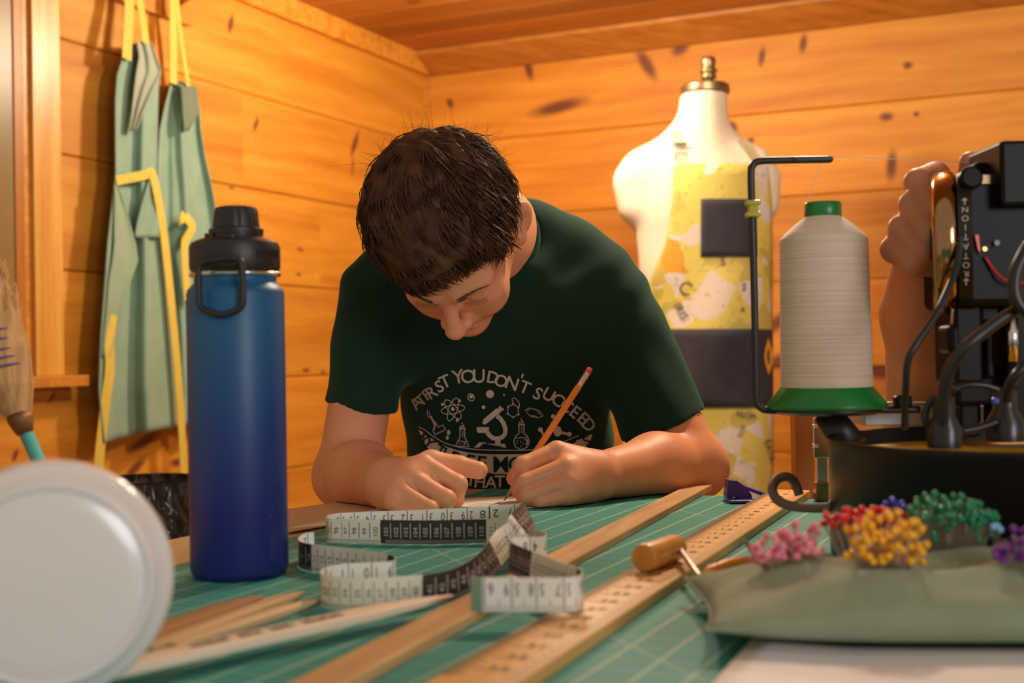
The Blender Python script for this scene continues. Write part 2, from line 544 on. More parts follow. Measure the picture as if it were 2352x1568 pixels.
def back_knots():
    out = []
    for (x, y, a, r1, r2) in [(1282, 246, 8, 66, 15), (1485, 148, -60, 42, 14), (1215, 160, -75, 24, 10), (1562, 112, 20, 22, 15), (2048, 380, 85, 34, 12), (2036, 268, 0, 16, 10), (2085, 150, 0, 11, 9), (1750, 130, 80, 22, 8), (1845, 100, 80, 22, 9), (1935, 46, 80, 14, 8), (1034, 237, -60, 13, 8), (1683, 290, -50, 16, 10), (1725, 322, 0, 8, 7), (2105, 262, 0, 7, 6), (1785, 740, 40, 40, 14), (1037, 296, 0, 9, 5), (1790, 830, 20, 26, 16)]:
        c = on_plane(x, y, CORNER, U); s = c.y / FPX
        out.append((tuple(c), R(a), (r1 * s, r2 * s), tuple(V_), (0, 0, 1)))
    return out
def left_knots():
    out = []
    for (x, y, a, r1, r2) in [(530, 55, 70, 15, 9), (588, 285, 60, 12, 7), (815, 330, 60, 22, 9), (532, 431, 0, 6, 4), (690, 573, -10, 8, 4), (703, 850, 0, 9, 5), (742, 855, 0, 6, 4), (330, 1015, 20, 34, 14), (310, 1075, 30, 26, 12), (35, 1045, 60, 10, 8), (810, 383, 80, 14, 4), (120, 912, 45, 12, 5), (405, 1062, 0, 14, 10), (686, 630, 0, 6, 4), (25, 1085, 0, 6, 5)]:
        c = on_plane(x, y, CORNER, V_); s = c.y / FPX
        out.append((tuple(c), R(a), (r1 * s * 1.6, r2 * s), tuple(U), (0, 0, 1)))
    return out
M_BACK = wood('pine_back', pine_d, pine_l, rough=0.6, grain=(1.6, 20, 22), knots=1.1, explicit=back_knots(), coat=0.0)
M_LEFT = wood('pine_left', (0.62, 0.225, 0.014), (0.85, 0.40, 0.040), rough=0.6, grain=(1.6, 20, 22), knots=1.1, explicit=left_knots(), coat=0.0)
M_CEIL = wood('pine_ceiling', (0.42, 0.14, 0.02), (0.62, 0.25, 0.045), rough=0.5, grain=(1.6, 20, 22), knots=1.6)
M_TRIM = wood('pine_trim', (0.56, 0.20, 0.018), (0.80, 0.37, 0.05), rough=0.4, grain=(1.5, 40, 40), coat=0.1)

def plank_vf(L, h, t=0.02, ch=0.004):
    """tongue and groove board, local X long, Z up, face at +Y"""
    g = 0.0008; m_ = t * 0.5
    prof = [(0, 0), (m_, 0), (m_, g), (t - ch, g), (t, g + ch), (t, h - g - ch), (t - ch, h - g), (m_, h - g), (m_, h), (0, h)]
    n = len(prof)
    V = [Vector((x, p[0], p[1])) for x in (0.0, L) for p in prof]
    F = [list(range(n))[::-1], list(range(n, 2 * n))] + [[i, (i + 1) % n, n + (i + 1) % n, n + i] for i in range(n)]
    return V, F
def plank(parent, mat, M, L, h, name='plank'):
    V, F = plank_vf(L, h)
    me = bpy.data.meshes.new(name); me.from_pydata([tuple(v) for v in V], [], F); me.materials.append(mat); me.update()
    o = bpy.data.objects.new(name, me); COL.objects.link(o)
    o.parent = parent
    o.matrix_local = Matrix.Translation(-ORG[parent]) @ M
    return o
def basis(x, y, z, p):
    M = Matrix((x, y, z)).transposed().to_4x4(); M.translation = p
    return M
def plank_wall(name, start, dirx, nrm, length, mat, joints, z0=0.0, z1=ZCEIL):
    w = empty(name, start); tag(w, kind='structure')
    zs = [z0] + [s for s in SEAMS if z0 + 0.05 < s < z1 - 0.03] + [z1]
    for i in range(len(zs) - 1):
        js = [0.0] + joints[i % len(joints)] + [length]
        for j in range(len(js) - 1):
            # local X must make a right handed frame with normal (Y) and up (Z)
            x = nrm.cross(UP)
            if x.dot(dirx) > 0: p = start + dirx * js[j]
            else: p = start + dirx * js[j + 1]
            plank(w, mat, basis(x, nrm, UP, Vector((p.x, p.y, zs[i]))), js[j + 1] - js[j], zs[i + 1] - zs[i])
    return w
LW = 3.4
wl = plank_wall('wall_left', CORNER - U * LW - V_ * 0.02, U, V_, LW, M_LEFT, [[1.9], [2.62], [1.2], [2.9], [2.1], [2.72], [2.35]])
wb = plank_wall('wall_back', CORNER + U * 0.02 - V_ * 0.0, V_, -U, 4.4, M_BACK, [[2.0], [1.1, 3.2], [2.3], [0.62, 2.9], [1.5], [2.6], [1.02, 3.0]])
# floor boards
fl = empty('floor', (0, 2.0, 0)); tag(fl, kind='structure')
M_FLOOR = wood('floor_boards', (0.16, 0.07, 0.025), (0.30, 0.14, 0.05), rough=0.4, grain=(1.5, 25, 25))
for k in range(30):
    plank(fl, M_FLOOR, basis(U, UP, U.cross(UP), CORNER - U * 5.0 + V_ * (0.145 * k) - UP * 0.02), 5.0, 0.145, 'floor_board')
# ceiling boards run along the back wall
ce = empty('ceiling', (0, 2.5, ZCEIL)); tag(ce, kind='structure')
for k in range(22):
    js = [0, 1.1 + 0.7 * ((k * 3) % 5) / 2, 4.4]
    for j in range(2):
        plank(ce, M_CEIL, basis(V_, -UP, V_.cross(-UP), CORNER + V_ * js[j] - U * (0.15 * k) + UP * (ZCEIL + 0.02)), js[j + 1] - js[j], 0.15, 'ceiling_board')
# ceiling trims: flat strip on the left, a sloping strip over the back wall
def strip_vf(p0, d, L, prof, e1, e2, mitre0=0.0, mitre1=0.0):
    V = []
    for s, mt in ((0, mitre0), (L, mitre1)):
        for a, b_ in prof: V.append(p0 + d * (s + mt * a) + e1 * a + e2 * b_)
    n = len(prof)
    F = [list(range(n))[::-1], [n + i for i in range(n)]] + [[i, (i + 1) % n, n + (i + 1) % n, n + i] for i in range(n)]
    return V, F
zt_ = Vector((0, 0, ZCEIL))
t1 = obj('trim_1', strip_vf(CORNER + zt_, -U, LW, [(0.0, -0.062), (0.022, -0.062), (0.026, -0.055), (0.026, 0), (0, 0)], V_, UP), M_TRIM)
tag(t1, kind='structure')
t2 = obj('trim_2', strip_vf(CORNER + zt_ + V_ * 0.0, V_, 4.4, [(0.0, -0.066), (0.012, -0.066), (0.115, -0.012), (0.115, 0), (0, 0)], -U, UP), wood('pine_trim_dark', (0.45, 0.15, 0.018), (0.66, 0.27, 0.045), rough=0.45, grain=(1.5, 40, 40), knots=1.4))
tag(t2, kind='structure')
t3 = obj('trim_3', strip_vf(Vector((CORNER.x, CORNER.y, 0)) , UP, ZCEIL - 0.066, [(0, 0), (0.016, 0), (0.016, 0.016), (0, 0.016)], V_, -U), M_TRIM)
tag(t3, kind='structure')

# ---- window at the far left: casing board, sill, apron, recessed glass
def wl_point(px, py): return on_plane(px, py, CORNER, V_)
def wl_s(px): 
    q = wl_point(px, 784); return (q - CORNER).dot(-U)
s_out, s_in = wl_s(131), wl_s(66)
z_sill = wl_point(131, 862).z
win = empty('window_1', CORNER - U * (s_in + 0.4) + UP * z_sill); tag(win, kind='structure')
def wl_box(s0, s1, z0, z1, y0, y1, bevel=0.002):
    c = CORNER - U * ((s0 + s1) / 2) + UP * ((z0 + z1) / 2) + V_ * ((y0 + y1) / 2)
    return box((s1 - s0, y1 - y0, z1 - z0), basis(-U, V_, (-U).cross(V_), c), bevel)
obj('side_casing', wl_box(s_out, s_in, z_sill, ZCEIL - 0.07, 0.0, 0.022), wood('pine_casing', (0.70, 0.30, 0.035), (0.92, 0.52, 0.10), rough=0.35, grain=(40, 40, 1.5), coat=0.2), win)
obj('jamb', wl_box(s_in, s_in + 0.02, z_sill, ZCEIL - 0.07, -0.05, 0.012), M_TRIM, win)
obj('window_sill', wl_box(s_out - 0.035, s_in + 0.9, z_sill - 0.025, z_sill, 0.0, 0.06), M_TRIM, win)
obj('sash_frame', wl_box(s_in + 0.02, s_in + 0.045, z_sill, ZCEIL - 0.07, 0.006, 0.014), wood('pine_sash', (0.34, 0.12, 0.012), (0.5, 0.2, 0.025), rough=0.4, grain=(40, 40, 1.5)), win)
obj('pane', wl_box(s_in + 0.045, s_in + 0.75, z_sill, ZCEIL - 0.07, 0.0065, 0.0105, 0), plain('window_glass', (0.24, 0.15, 0.045), rough=0.35, noise=0.2, nscale=3, spec=0.5), win)
tag(win, 'wooden framed window with dark glass at the far left', None)
del win['label']

# ---- two ceiling lamps, just above the top of the photo
for lp_, lab_ in ((LAMP, 'round brass ceiling lamp near the dress form'), (LAMP2, 'round brass ceiling lamp above the work table')):
    lampo = empty('ceiling_lamp', (lp_.x, lp_.y, ZCEIL), lab_, 'lamp')
    obj('lamp_base', lathe([(0.0, 0), (0.07, 0), (0.075, -0.02), (0.05, -0.03), (0, -0.03)][::-1], 32, Matrix.Translation((lp_.x, lp_.y, ZCEIL)), False, False), plain('lamp_brass', (0.7, 0.5, 0.2), 0.3, 1.0), lampo, True)
    obj('bulb', lathe([(0.0, 0.02)] + [(0.045 * math.sin(math.pi * k / 12), 0.01 - 0.045 + 0.045 * math.cos(math.pi * k / 12)) for k in range(1, 12)] + [(0, -0.08)], 24, Matrix.Translation((lp_.x, lp_.y, ZCEIL - 0.02)), False, False), plain('lamp_bulb', (1.0, 0.9, 0.75), 0.4, noise=0, emit=(1.0, 0.82, 0.60), estr=6.0), lampo, True)
# ================================================================== work table, mat and what lies on it
def uv_of(p): return (Vector(p).dot(V_), Vector(p).dot(U))       # (across, along)
def from_uv(a, b_, z): return V_ * a + U * b_ + UP * z
eL = (uv_of(G(370, 1240))[0] + uv_of(G(690, 1166))[0]) / 2        # left edge of the top
mL = (uv_of(G(400, 1298))[0] + uv_of(G(690, 1226))[0]) / 2        # left edge of the mat
eB = uv_of(G(1700, 1137))[1]                                      # far edge of the top
eF, eR = eB - 1.5, eL + 1.9
table = empty('work_table', from_uv((eL + eR) / 2, (eB + eF) / 2, 0), 'pale wooden work table under the green cutting mat', 'table')
M_TABLE = wood('table_maple', (0.62, 0.36, 0.15), (0.80, 0.52, 0.25), rough=0.35, grain=(30, 2.0, 30), rnd=False)
def slab(a0, a1, b0, b1, z0, z1, bevel=0.002):
    return box((a1 - a0, b1 - b0, z1 - z0), basis(V_, U, UP, from_uv((a0 + a1) / 2, (b0 + b1) / 2, (z0 + z1) / 2)), bevel)
MATZ = 0.0025
obj('table_top', slab(eL, eR, eF, eB, ZT - 0.035, ZT - MATZ), M_TABLE, table)
for a in (eL + 0.06, eR - 0.06):
    for b_ in (eF + 0.06, eB - 0.06):
        obj('leg', slab(a - 0.035, a + 0.035, b_ - 0.035, b_ + 0.035, 0, ZT - 0.035, 0.004), M_TABLE, table)
obj('apron_rail', slab(eL + 0.05, eR - 0.05, eB - 0.075, eB - 0.055, ZT - 0.12, ZT - 0.036), M_TABLE, table)
obj('apron_rail', slab(eL + 0.05, eL + 0.07, eF + 0.08, eB - 0.08, ZT - 0.12, ZT - 0.036), M_TABLE, table)

def mat_material():
    m, nt, N, L, b = new_mat('cutting_mat')
    tc = N.new('ShaderNodeTexCoord'); mp = N.new('ShaderNodeMapping'); mp.inputs['Rotation'].default_value = (0, 0, TH)
    L.new(tc.outputs['Object'], mp.inputs['Vector'])
    sp = N.new('ShaderNodeSeparateXYZ'); L.new(mp.outputs[0], sp.inputs[0])
    def lines(sock, period, width, soft=0.0004):
        f = N.new('ShaderNodeMath'); f.operation = 'PINGPONG'; f.inputs[1].default_value = period / 2
        L.new(sock, f.inputs[0])
        r = N.new('ShaderNodeMapRange'); r.inputs['From Min'].default_value = width + soft; r.inputs['From Max'].default_value = width
        L.new(f.outputs[0], r.inputs[0]); return r.outputs[0]
    inch = 0.0254
    def mx(a, b2, k):
        m1 = N.new('ShaderNodeMath'); m1.operation = 'MULTIPLY'; m1.inputs[1].default_value = k; L.new(b2, m1.inputs[0])
        m2 = N.new('ShaderNodeMath'); m2.operation = 'MAXIMUM'
        if a is None: m2.inputs[0].default_value = 0
        else: L.new(a, m2.inputs[0])
        L.new(m1.outputs[0], m2.inputs[1]); return m2.outputs[0]
    f = mx(None, lines(sp.outputs['X'], inch, 0.0007), 0.62)
    f = mx(f, lines(sp.outputs['Y'], inch, 0.0006), 0.30)
    f = mx(f, lines(sp.outputs['Y'], inch / 2, 0.0004), 0.16)
    # diagonals
    d = N.new('ShaderNodeMath'); d.operation = 'ADD'; L.new(sp.outputs['X'], d.inputs[0]); L.new(sp.outputs['Y'], d.inputs[1])
    f = mx(f, lines(d.outputs[0], 0.43, 0.0009), 0.4)
    nz = N.new('ShaderNodeTexNoise'); nz.inputs['Scale'].default_value = 6; L.new(tc.outputs['Object'], nz.inputs['Vector'])
    rp = N.new('ShaderNodeValToRGB'); rp.color_ramp.elements[0].color = c4((0.030, 0.250, 0.215)); rp.color_ramp.elements[1].color = c4((0.045, 0.320, 0.280))
    L.new(nz.outputs[0], rp.inputs[0])
    m3 = N.new('ShaderNodeMix'); m3.data_type = 'RGBA'; L.new(f, m3.inputs[0]); L.new(rp.outputs[0], m3.inputs[6]); m3.inputs[7].default_value = c4((0.62, 0.66, 0.52))
    L.new(m3.outputs[2], b.inputs['Base Color']); b.inputs['Roughness'].default_value = 0.62; b.inputs['Specular IOR Level'].default_value = 0.2
    return m
matm = mat_material()
cm = obj('cutting_mat', slab(mL, eR - 0.06, eF + 0.05, eB - 0.012, ZT - MATZ, ZT, 0.0004), matm)
tag(cm, 'green cutting mat with white grid lines covering the table', 'mat')

# ---- wooden strip and yardstick
def bar(p0, p1, w, h, mat, name, label, cat, z=ZT, lift=(0, 0), ends=0.0, group=None, bevel=0.0008):
    p0, p1 = Vector(p0), Vector(p1)
    p0.z = z + lift[0] + h / 2; p1.z = z + lift[1] + h / 2
    x = (p1 - p0).normalized(); y = UP.cross(x).normalized(); zz = x.cross(y)
    M = basis(x, y, zz, (p0 + p1) / 2)
    V, F = box(((p1 - p0).length, w, h), None, bevel, 1)
    me = bpy.data.meshes.new(name); me.from_pydata([tuple(v) for v in V], [], F); me.materials.append(mat); me.update()
    o = bpy.data.objects.new(name, me); COL.objects.link(o); o.matrix_world = M; ORG[o] = M.translation.copy()
    tag(o, label, cat, group)
    return o, M
M_STRIP = wood('strip_oak', (0.46, 0.25, 0.09), (0.66, 0.41, 0.18), rough=0.55, grain=(6, 60, 60), rnd=False)
M_YARD = wood('yardstick_maple', (0.66, 0.35, 0.10), (0.80, 0.47, 0.16), rough=0.45, grain=(6, 70, 70), rnd=False)
strip1, _ = bar(G(690, 1620), G(1612, 1124), 0.027, 0.007, M_STRIP, 'wooden_strip', 'plain wooden strip lying from the elbow to the front edge', 'strip')
yard, YM = bar(G(1060, 1620), G(1816, 1141), 0.043, 0.008, M_YARD, 'yardstick', 'wide wooden yardstick with inch marks, under the wooden handle', 'ruler')
# printed marks on the yardstick
ink = plain('ink_black', (0.02, 0.016, 0.014), 0.6, noise=0.1)
ink_brown = plain('ink_brown', (0.05, 0.022, 0.01), 0.7, noise=0.2)
YL = (G(1816, 1141) - G(1060, 1620)).length
def flat_rect(M, x0, x1, y0, y1, z):
    return [M @ Vector((x0, y0, z)), M @ Vector((x1, y0, z)), M @ Vector((x1, y1, z)), M @ Vector((x0, y1, z))], [[0, 1, 2, 3]]
parts = []
k = 0; x = YL / 2 - 0.02
while x > -YL / 2 + 0.02:
    L_ = [0.016, 0.006, 0.009, 0.006, 0.012, 0.006, 0.009, 0.006][k % 8]
    parts.append(flat_rect(YM, x - 0.0006, x + 0.0006, 0.0208 - L_, 0.0208, 0.00415))
    if k % 2 == 0: parts.append(flat_rect(YM, x - 0.0004, x + 0.0004, -0.0208, -0.0208 + L_ * 0.8, 0.00415))
    if k % 8 == 2:
        n = str(1 + k // 8)
        gv, gf = glyph(n)
        parts.append(([YM @ Vector((x + 0.004 + v[1] * 0.013, -0.002 - v[0] * 0.013, 0.0042)) for v in gv], gf))
    k += 1; x -= 0.0254 / 8
o = obj('ruler_marks', join(*parts), ink_brown, yard); o.matrix_parent_inverse = YM.inverted(); o.location = ORG[o]
o['label'] = 'dark brown inch marks and numbers'

# ---- four pointed sticks
def stick(base, tip, w, h, mat, label, z=(0, 0), point=0.05, text=None):
    base, tip = Vector(base), Vector(tip)
    base.z = ZT + z[0]; tip.z = ZT + z[1]
    x = (tip - base).normalized(); y = UP.cross(x).normalized(); zz = x.cross(y)
    M = basis(x, y, zz, base); L_ = (tip - base).length
    V, F = [], []
    secs = [(0, 1, 1), (L_ - point, 1, 1), (L_ - point * 0.5, 0.72, 0.8), (L_ - point * 0.2, 0.42, 0.5), (L_, 0.10, 0.15)]
    ns = 12
    for (xx, sw, sh) in secs:
        for j in range(ns):
            a = 2 * math.pi * j / ns
            ca, sa = math.cos(a), math.sin(a)
            yy = math.copysign(abs(ca) ** 0.5, ca) * w / 2 * sw; hh = h / 2 + math.copysign(abs(sa) ** 0.5, sa) * h / 2 * sh
            V.append(Vector((xx, yy, hh)))
    for i in range(len(secs) - 1):
        for j in range(ns):
            k_ = (j + 1) % ns; F.append([i * ns + j, i * ns + k_, (i + 1) * ns + k_, (i + 1) * ns + j])
    F.append(list(range(ns))[::-1]); F.append([(len(secs) - 1) * ns + j for j in range(ns)])
    me = bpy.data.meshes.new('pointed_stick'); me.from_pydata([tuple(v) for v in V], [], F); me.materials.append(mat)
    me.polygons.foreach_set('use_smooth', [True] * len(me.polygons)); me.set_sharp_from_angle(angle=R(40)); me.update()
    o = bpy.data.objects.new('pointed_stick', me); COL.objects.link(o); o.matrix_world = M; ORG[o] = base.copy()
    tag(o, label, 'stick')
    if text:
        # the print is too soft to read in the photo: four groups of small dark strokes
        rg = random.Random(4); vv, gf = [], []; x_ = L_ * 0.22
        for grp in (9, 6, 6, 12):
            for k in range(grp):
                w_, h_ = rg.uniform(0.0012, 0.0024), rg.uniform(0.005, 0.0075); b0 = len(vv); sk = rg.uniform(-0.001, 0.001)
                vv += [M @ Vector((x_ + i_, j_ - 0.004, h + 0.0002)) for i_, j_ in ((0, 0), (w_, 0), (w_ + sk, h_), (sk, h_))]; gf.append([b0, b0 + 1, b0 + 2, b0 + 3])
                x_ += w_ + rg.uniform(0.0006, 0.0012)
            x_ += 0.006
        t = obj('burnt_lettering', (vv, gf), ink_brown); t.parent = o; t.matrix_parent_inverse = M.inverted(); t.location = ORG[t]
    return o
M_ST1 = wood('stick_brown', (0.36, 0.17, 0.06), (0.52, 0.28, 0.11), rough=0.5, grain=(6, 90, 90), rnd=False)
M_ST2 = wood('stick_tan', (0.58, 0.36, 0.17), (0.74, 0.50, 0.26), rough=0.5, grain=(6, 90, 90), rnd=False)
M_ST3 = wood('stick_pale', (0.68, 0.47, 0.25), (0.80, 0.58, 0.34), rough=0.5, grain=(6, 90, 90), rnd=False)
M_ST4 = wood('stick_cream', (0.80, 0.64, 0.45), (0.90, 0.76, 0.58), rough=0.5, grain=(6, 90, 90), rnd=False)
stick(G(300, 1490), G(606, 1380), 0.0215, 0.007, M_ST1, 'brown pointed wooden stick, leftmost of the three beside the bottle')
stick(G(330, 1510), G(698, 1371), 0.0135, 0.007, M_ST2, 'tan pointed wooden stick lying between the brown and the pale stick')
stick(G(390, 1500), G(737, 1385), 0.013, 0.006, M_ST3, 'short pale pointed stick, its tip touching the tape measure')
stick(G(215, 1590), G(1040, 1404), 0.021, 0.0065, M_ST4, 'long cream pointed stick printed with dark letters', z=(0.006, 0.0072), point=0.075, text=True)

# ---- sheets of paper under the hands
M_PAPER = plain('paper_white', (0.82, 0.76, 0.68), 0.7, noise=0.03, nscale=8)
def flat_sheet(name, corners, mat, z, label, cat, curl=None, n=14, th=0.0003):
    c = [Vector(p) for p in corners]
    rows = []
    for i in range(n):
        t = i / (n - 1); r = []
        for j in range(n):
            s = j / (n - 1)
            p = (c[0] * (1 - s) + c[1] * s) * (1 - t) + (c[3] * (1 - s) + c[2] * s) * t
            p.z = z + (curl(s, t) if curl else 0)
            r.append(p)
        rows.append(r)
    vf = sheet(rows, th)
    o = obj(name, vf, mat, None, True); tag(o, label, cat); return o
kraft = flat_sheet('brown_paper', [G(640, 1178), G(800, 1148), G(1010, 1165), G(640, 1226)], plain('kraft_paper', (0.62, 0.41, 0.22), 0.7, noise=0.06), ZT + 0.0004, 'sheet of brown paper under the forearm beside the bottle', 'paper', curl=lambda s, t: 0.003 * (1 - s) ** 2 * (1 - t))
pap = flat_sheet('drawing_paper', [G(960, 1150), G(1190, 1140), G(1375, 1154), G(660, 1215)], M_PAPER, ZT + 0.0010, 'white sheet of drawing paper being drawn on under both hands', 'paper')
pl_ = []
for (x0, y0, x1, y1) in [(1225, 1166, 1300, 1160), (1232, 1169, 1290, 1164), (1215, 1162, 1280, 1158), (1060, 1165, 1140, 1157), (1050, 1170, 1120, 1166), (1080, 1158, 1135, 1155), (1100, 1170, 1150, 1152)]:
    a, b_ = G(x0, y0, ZT + 0.0016), G(x1, y1, ZT + 0.0016)
    pl_.append(strap([a, (a + b_) / 2 + Vector((0, 0.001, 0)), b_], [Vector((0, 1, 0))] * 3, 0.0011, 0.0001))
obj('pencil_lines', join(*pl_), plain('graphite_line', (0.12, 0.11, 0.14), 0.5, noise=0), pap)
front_paper = flat_sheet('blank_paper', [G(1735, 1478), G(2420, 1486), G(2500, 1700), G(1520, 1700)], plain('paper_cool', (0.80, 0.76, 0.74), 0.65, noise=0.02), ZT + 0.0006, 'blank white paper at the near edge in front of the pincushion', 'paper', curl=lambda s, t: 0.004 * (1 - t) * max(0, 1 - 3 * s))

# ---- blue bottle
BX = P(0, 0, 1); bc = (G(438, 1322) + G(664, 1318)) / 2; bc.z = ZT
bott = empty('water_bottle', bc, 'tall blue steel bottle with black spout lid beside the boy', 'bottle')
BR = 0.0366
sc = bc.y / FPX
def bottle_mat():
    m, nt, N, L, b = new_mat('bottle_blue')
    tc = N.new('ShaderNodeTexCoord'); sp = N.new('ShaderNodeSeparateXYZ'); L.new(tc.outputs['Object'], sp.inputs[0])
    mr = N.new('ShaderNodeMapRange'); mr.inputs['From Min'].default_value = 0.0; mr.inputs['From Max'].default_value = 0.21
    L.new(sp.outputs['Z'], mr.inputs[0])
    rp = N.new('ShaderNodeValToRGB'); e = rp.color_ramp.elements
    e[0].position = 0.22; e[0].color = c4((0.012, 0.020, 0.17)); e[1].position = 0.95; e[1].color = c4((0.007, 0.11, 0.25))
    e2 = e.new(0.55); e2.color = c4((0.008, 0.05, 0.21))
    L.new(mr.outputs[0], rp.inputs[0]); L.new(rp.outputs[0], b.inputs['Base Color'])
    b.inputs['Roughness'].default_value = 0.42
    nz = N.new('ShaderNodeTexNoise'); nz.inputs['Scale'].default_value = 900; L.new(tc.outputs['Object'], nz.inputs['Vector'])
    bp = N.new('ShaderNodeBump'); bp.inputs['Strength'].default_value = 0.12; bp.inputs['Distance'].default_value = 0.0005
    L.new(nz.outputs[0], bp.inputs['Height']); L.new(bp.outputs[0], b.inputs['Normal'])
    return m
def zpx(y): return (1334 - y) * sc       # photo row -> height on the bottle
Mb = Matrix.Translation(bc)
body = obj('body', lathe([(0.0, 0.0), (BR - 0.006, 0.0), (BR - 0.002, 0.0015), (BR, 0.006), (BR, zpx(690)), (BR - 0.001, zpx(680)), (BR - 0.004, zpx(671)), (BR - 0.0058, zpx(664)), (BR - 0.0058, zpx(652)), (0, zpx(652))], 64, Mb, False, False), bottle_mat(), bott, True, origin=bc, sharp=50)
obj('steel_ring', lathe([(BR - 0.006, zpx(653)), (BR - 0.0028, zpx(650)), (BR - 0.0022, zpx(646)), (BR - 0.0034, zpx(641)), (BR - 0.007, zpx(640))], 64, Mb), plain('steel', (0.75, 0.73, 0.70), 0.18, 1.0, noise=0.02), bott, True)
M_BLK = plain('black_plastic', (0.018, 0.016, 0.015), 0.38, noise=0.1, bump=0.15, bscale=900)
lid = obj('lid', lathe([(0, zpx(642)), (BR - 0.004, zpx(642)), (BR - 0.0035, zpx(636)), (BR - 0.0026, zpx(630)), (BR - 0.0026, zpx(585)), (BR - 0.0038, zpx(574)), (BR - 0.008, zpx(567)), (BR - 0.012, zpx(563)), (0, zpx(562))], 64, Mb, False, False), M_BLK, bott, True, sharp=40)
# knurl ridges on the lid: small raised chevrons on the right of the band
ch = []
for i in range(6):
    for sgn in (-1, 1):
        a0 = R(-48 + i * 7); a1 = a0 + R(3.2) * sgn
        p0 = bc + Vector((math.cos(a0) * (BR - 0.0024), math.sin(a0) * (BR - 0.0024), zpx(612))); p1 = bc + Vector((math.cos(a1) * (BR - 0.0024), math.sin(a1) * (BR - 0.0024), zpx(592)))
        ch.append(tube([p0, p1], 0.0006, 5))
obj('grip_pattern', join(*ch), M_BLK, lid)
# base of the spout cap, hinge ear, fluted spout cap
cx = P(543, 550, bc.y) ; spc = Vector((cx.x, bc.y, ZT))
obj('spout_collar', lathe([(0, zpx(563)), (0.0195, zpx(563)), (0.0205, zpx(548)), (0.0205, zpx(542)), (0.018, zpx(539)), (0, zpx(539))], 40, Matrix.Translation(spc), False, False), M_BLK, bott, True, sharp=40)
def fluted(prof, n=10, seg=120, depth=0.0011):
    V, F = [], []
    for r, z, f in prof:
        for j in range(seg):
            a = 2 * math.pi * j / seg
            rr = r - depth * f * max(0, math.cos(a * n)) ** 3
            V.append(Vector((spc.x + rr * math.cos(a), spc.y + rr * math.sin(a), ZT + z)))
    m_ = len(prof)
    for i in range(m_ - 1):
        for j in range(seg): F.append([i * seg + j, i * seg + (j + 1) % seg, (i + 1) * seg + (j + 1) % seg, (i + 1) * seg + j])
    F.append([(m_ - 1) * seg + j for j in range(seg)])
    return V, F
obj('spout_cap', fluted([(0.0172, zpx(540), 0), (0.0175, zpx(535), 1), (0.0163, zpx(500), 1), (0.0156, zpx(493), 0.6), (0.013, zpx(490), 0), (0.004, zpx(491), 0)]), M_BLK, bott, True, sharp=35)
obj('hinge', join(box((0.006, 0.008, 0.009), Matrix.Translation(P(481, 550, bc.y - 0.012)), 0.001), box((0.014, 0.01, 0.012), Matrix.Translation(P(521, 555, bc.y - 0.022)), 0.002), box((0.006, 0.006, 0.006), Matrix.Translation(P(590, 550, bc.y - 0.01)), 0.001)), M_BLK, bott)
# carry loop hanging in front
def rrect_loop():
    pts = [(470, 600), (520, 594), (549, 596), (556, 610), (558, 640), (558, 690), (552, 706), (535, 716), (508, 722), (480, 716), (463, 706), (457, 690), (456, 640), (457, 612)]
    return [P(x_, y_, bc.y - BR - 0.004) for x_, y_ in pts]
obj('carry_loop', tube(catmull(rrect_loop() + rrect_loop()[:1], 5), 0.0031, 8, True, flat=0.8), plain('black_rubber', (0.022, 0.019, 0.017), 0.5, noise=0.1), bott, True)
obj('loop_mount', box((0.030, 0.006, 0.008), Matrix.Translation(P(508, 600, bc.y - BR - 0.001)), 0.002), M_BLK, bott)
# faint vertical lettering, reading upwards
parts = []
word = 'DOLITE FLACK'; y = 1280
for chv in word:
    if chv == ' ': y -= 14; continue
    gv, gf = glyph(chv)
    for_v = []
    for v in gv:
        # letters lie on their side: glyph x runs upwards, glyph y to the left
        ang = R(-90) + math.asin(min(0.99, (645 - 551) * sc / BR)) - v[1] * 0.0085 / BR
        for_v.append(bc + Vector((math.cos(ang) * (BR + 0.0001), math.sin(ang) * (BR + 0.0001), zpx(y) + v[0] * 0.0085)))
    parts.append((for_v, gf)); y -= 22
obj('lettering', join(*parts), plain('faded_print', (0.035, 0.045, 0.17), 0.5, noise=0.3, nscale=60), body)
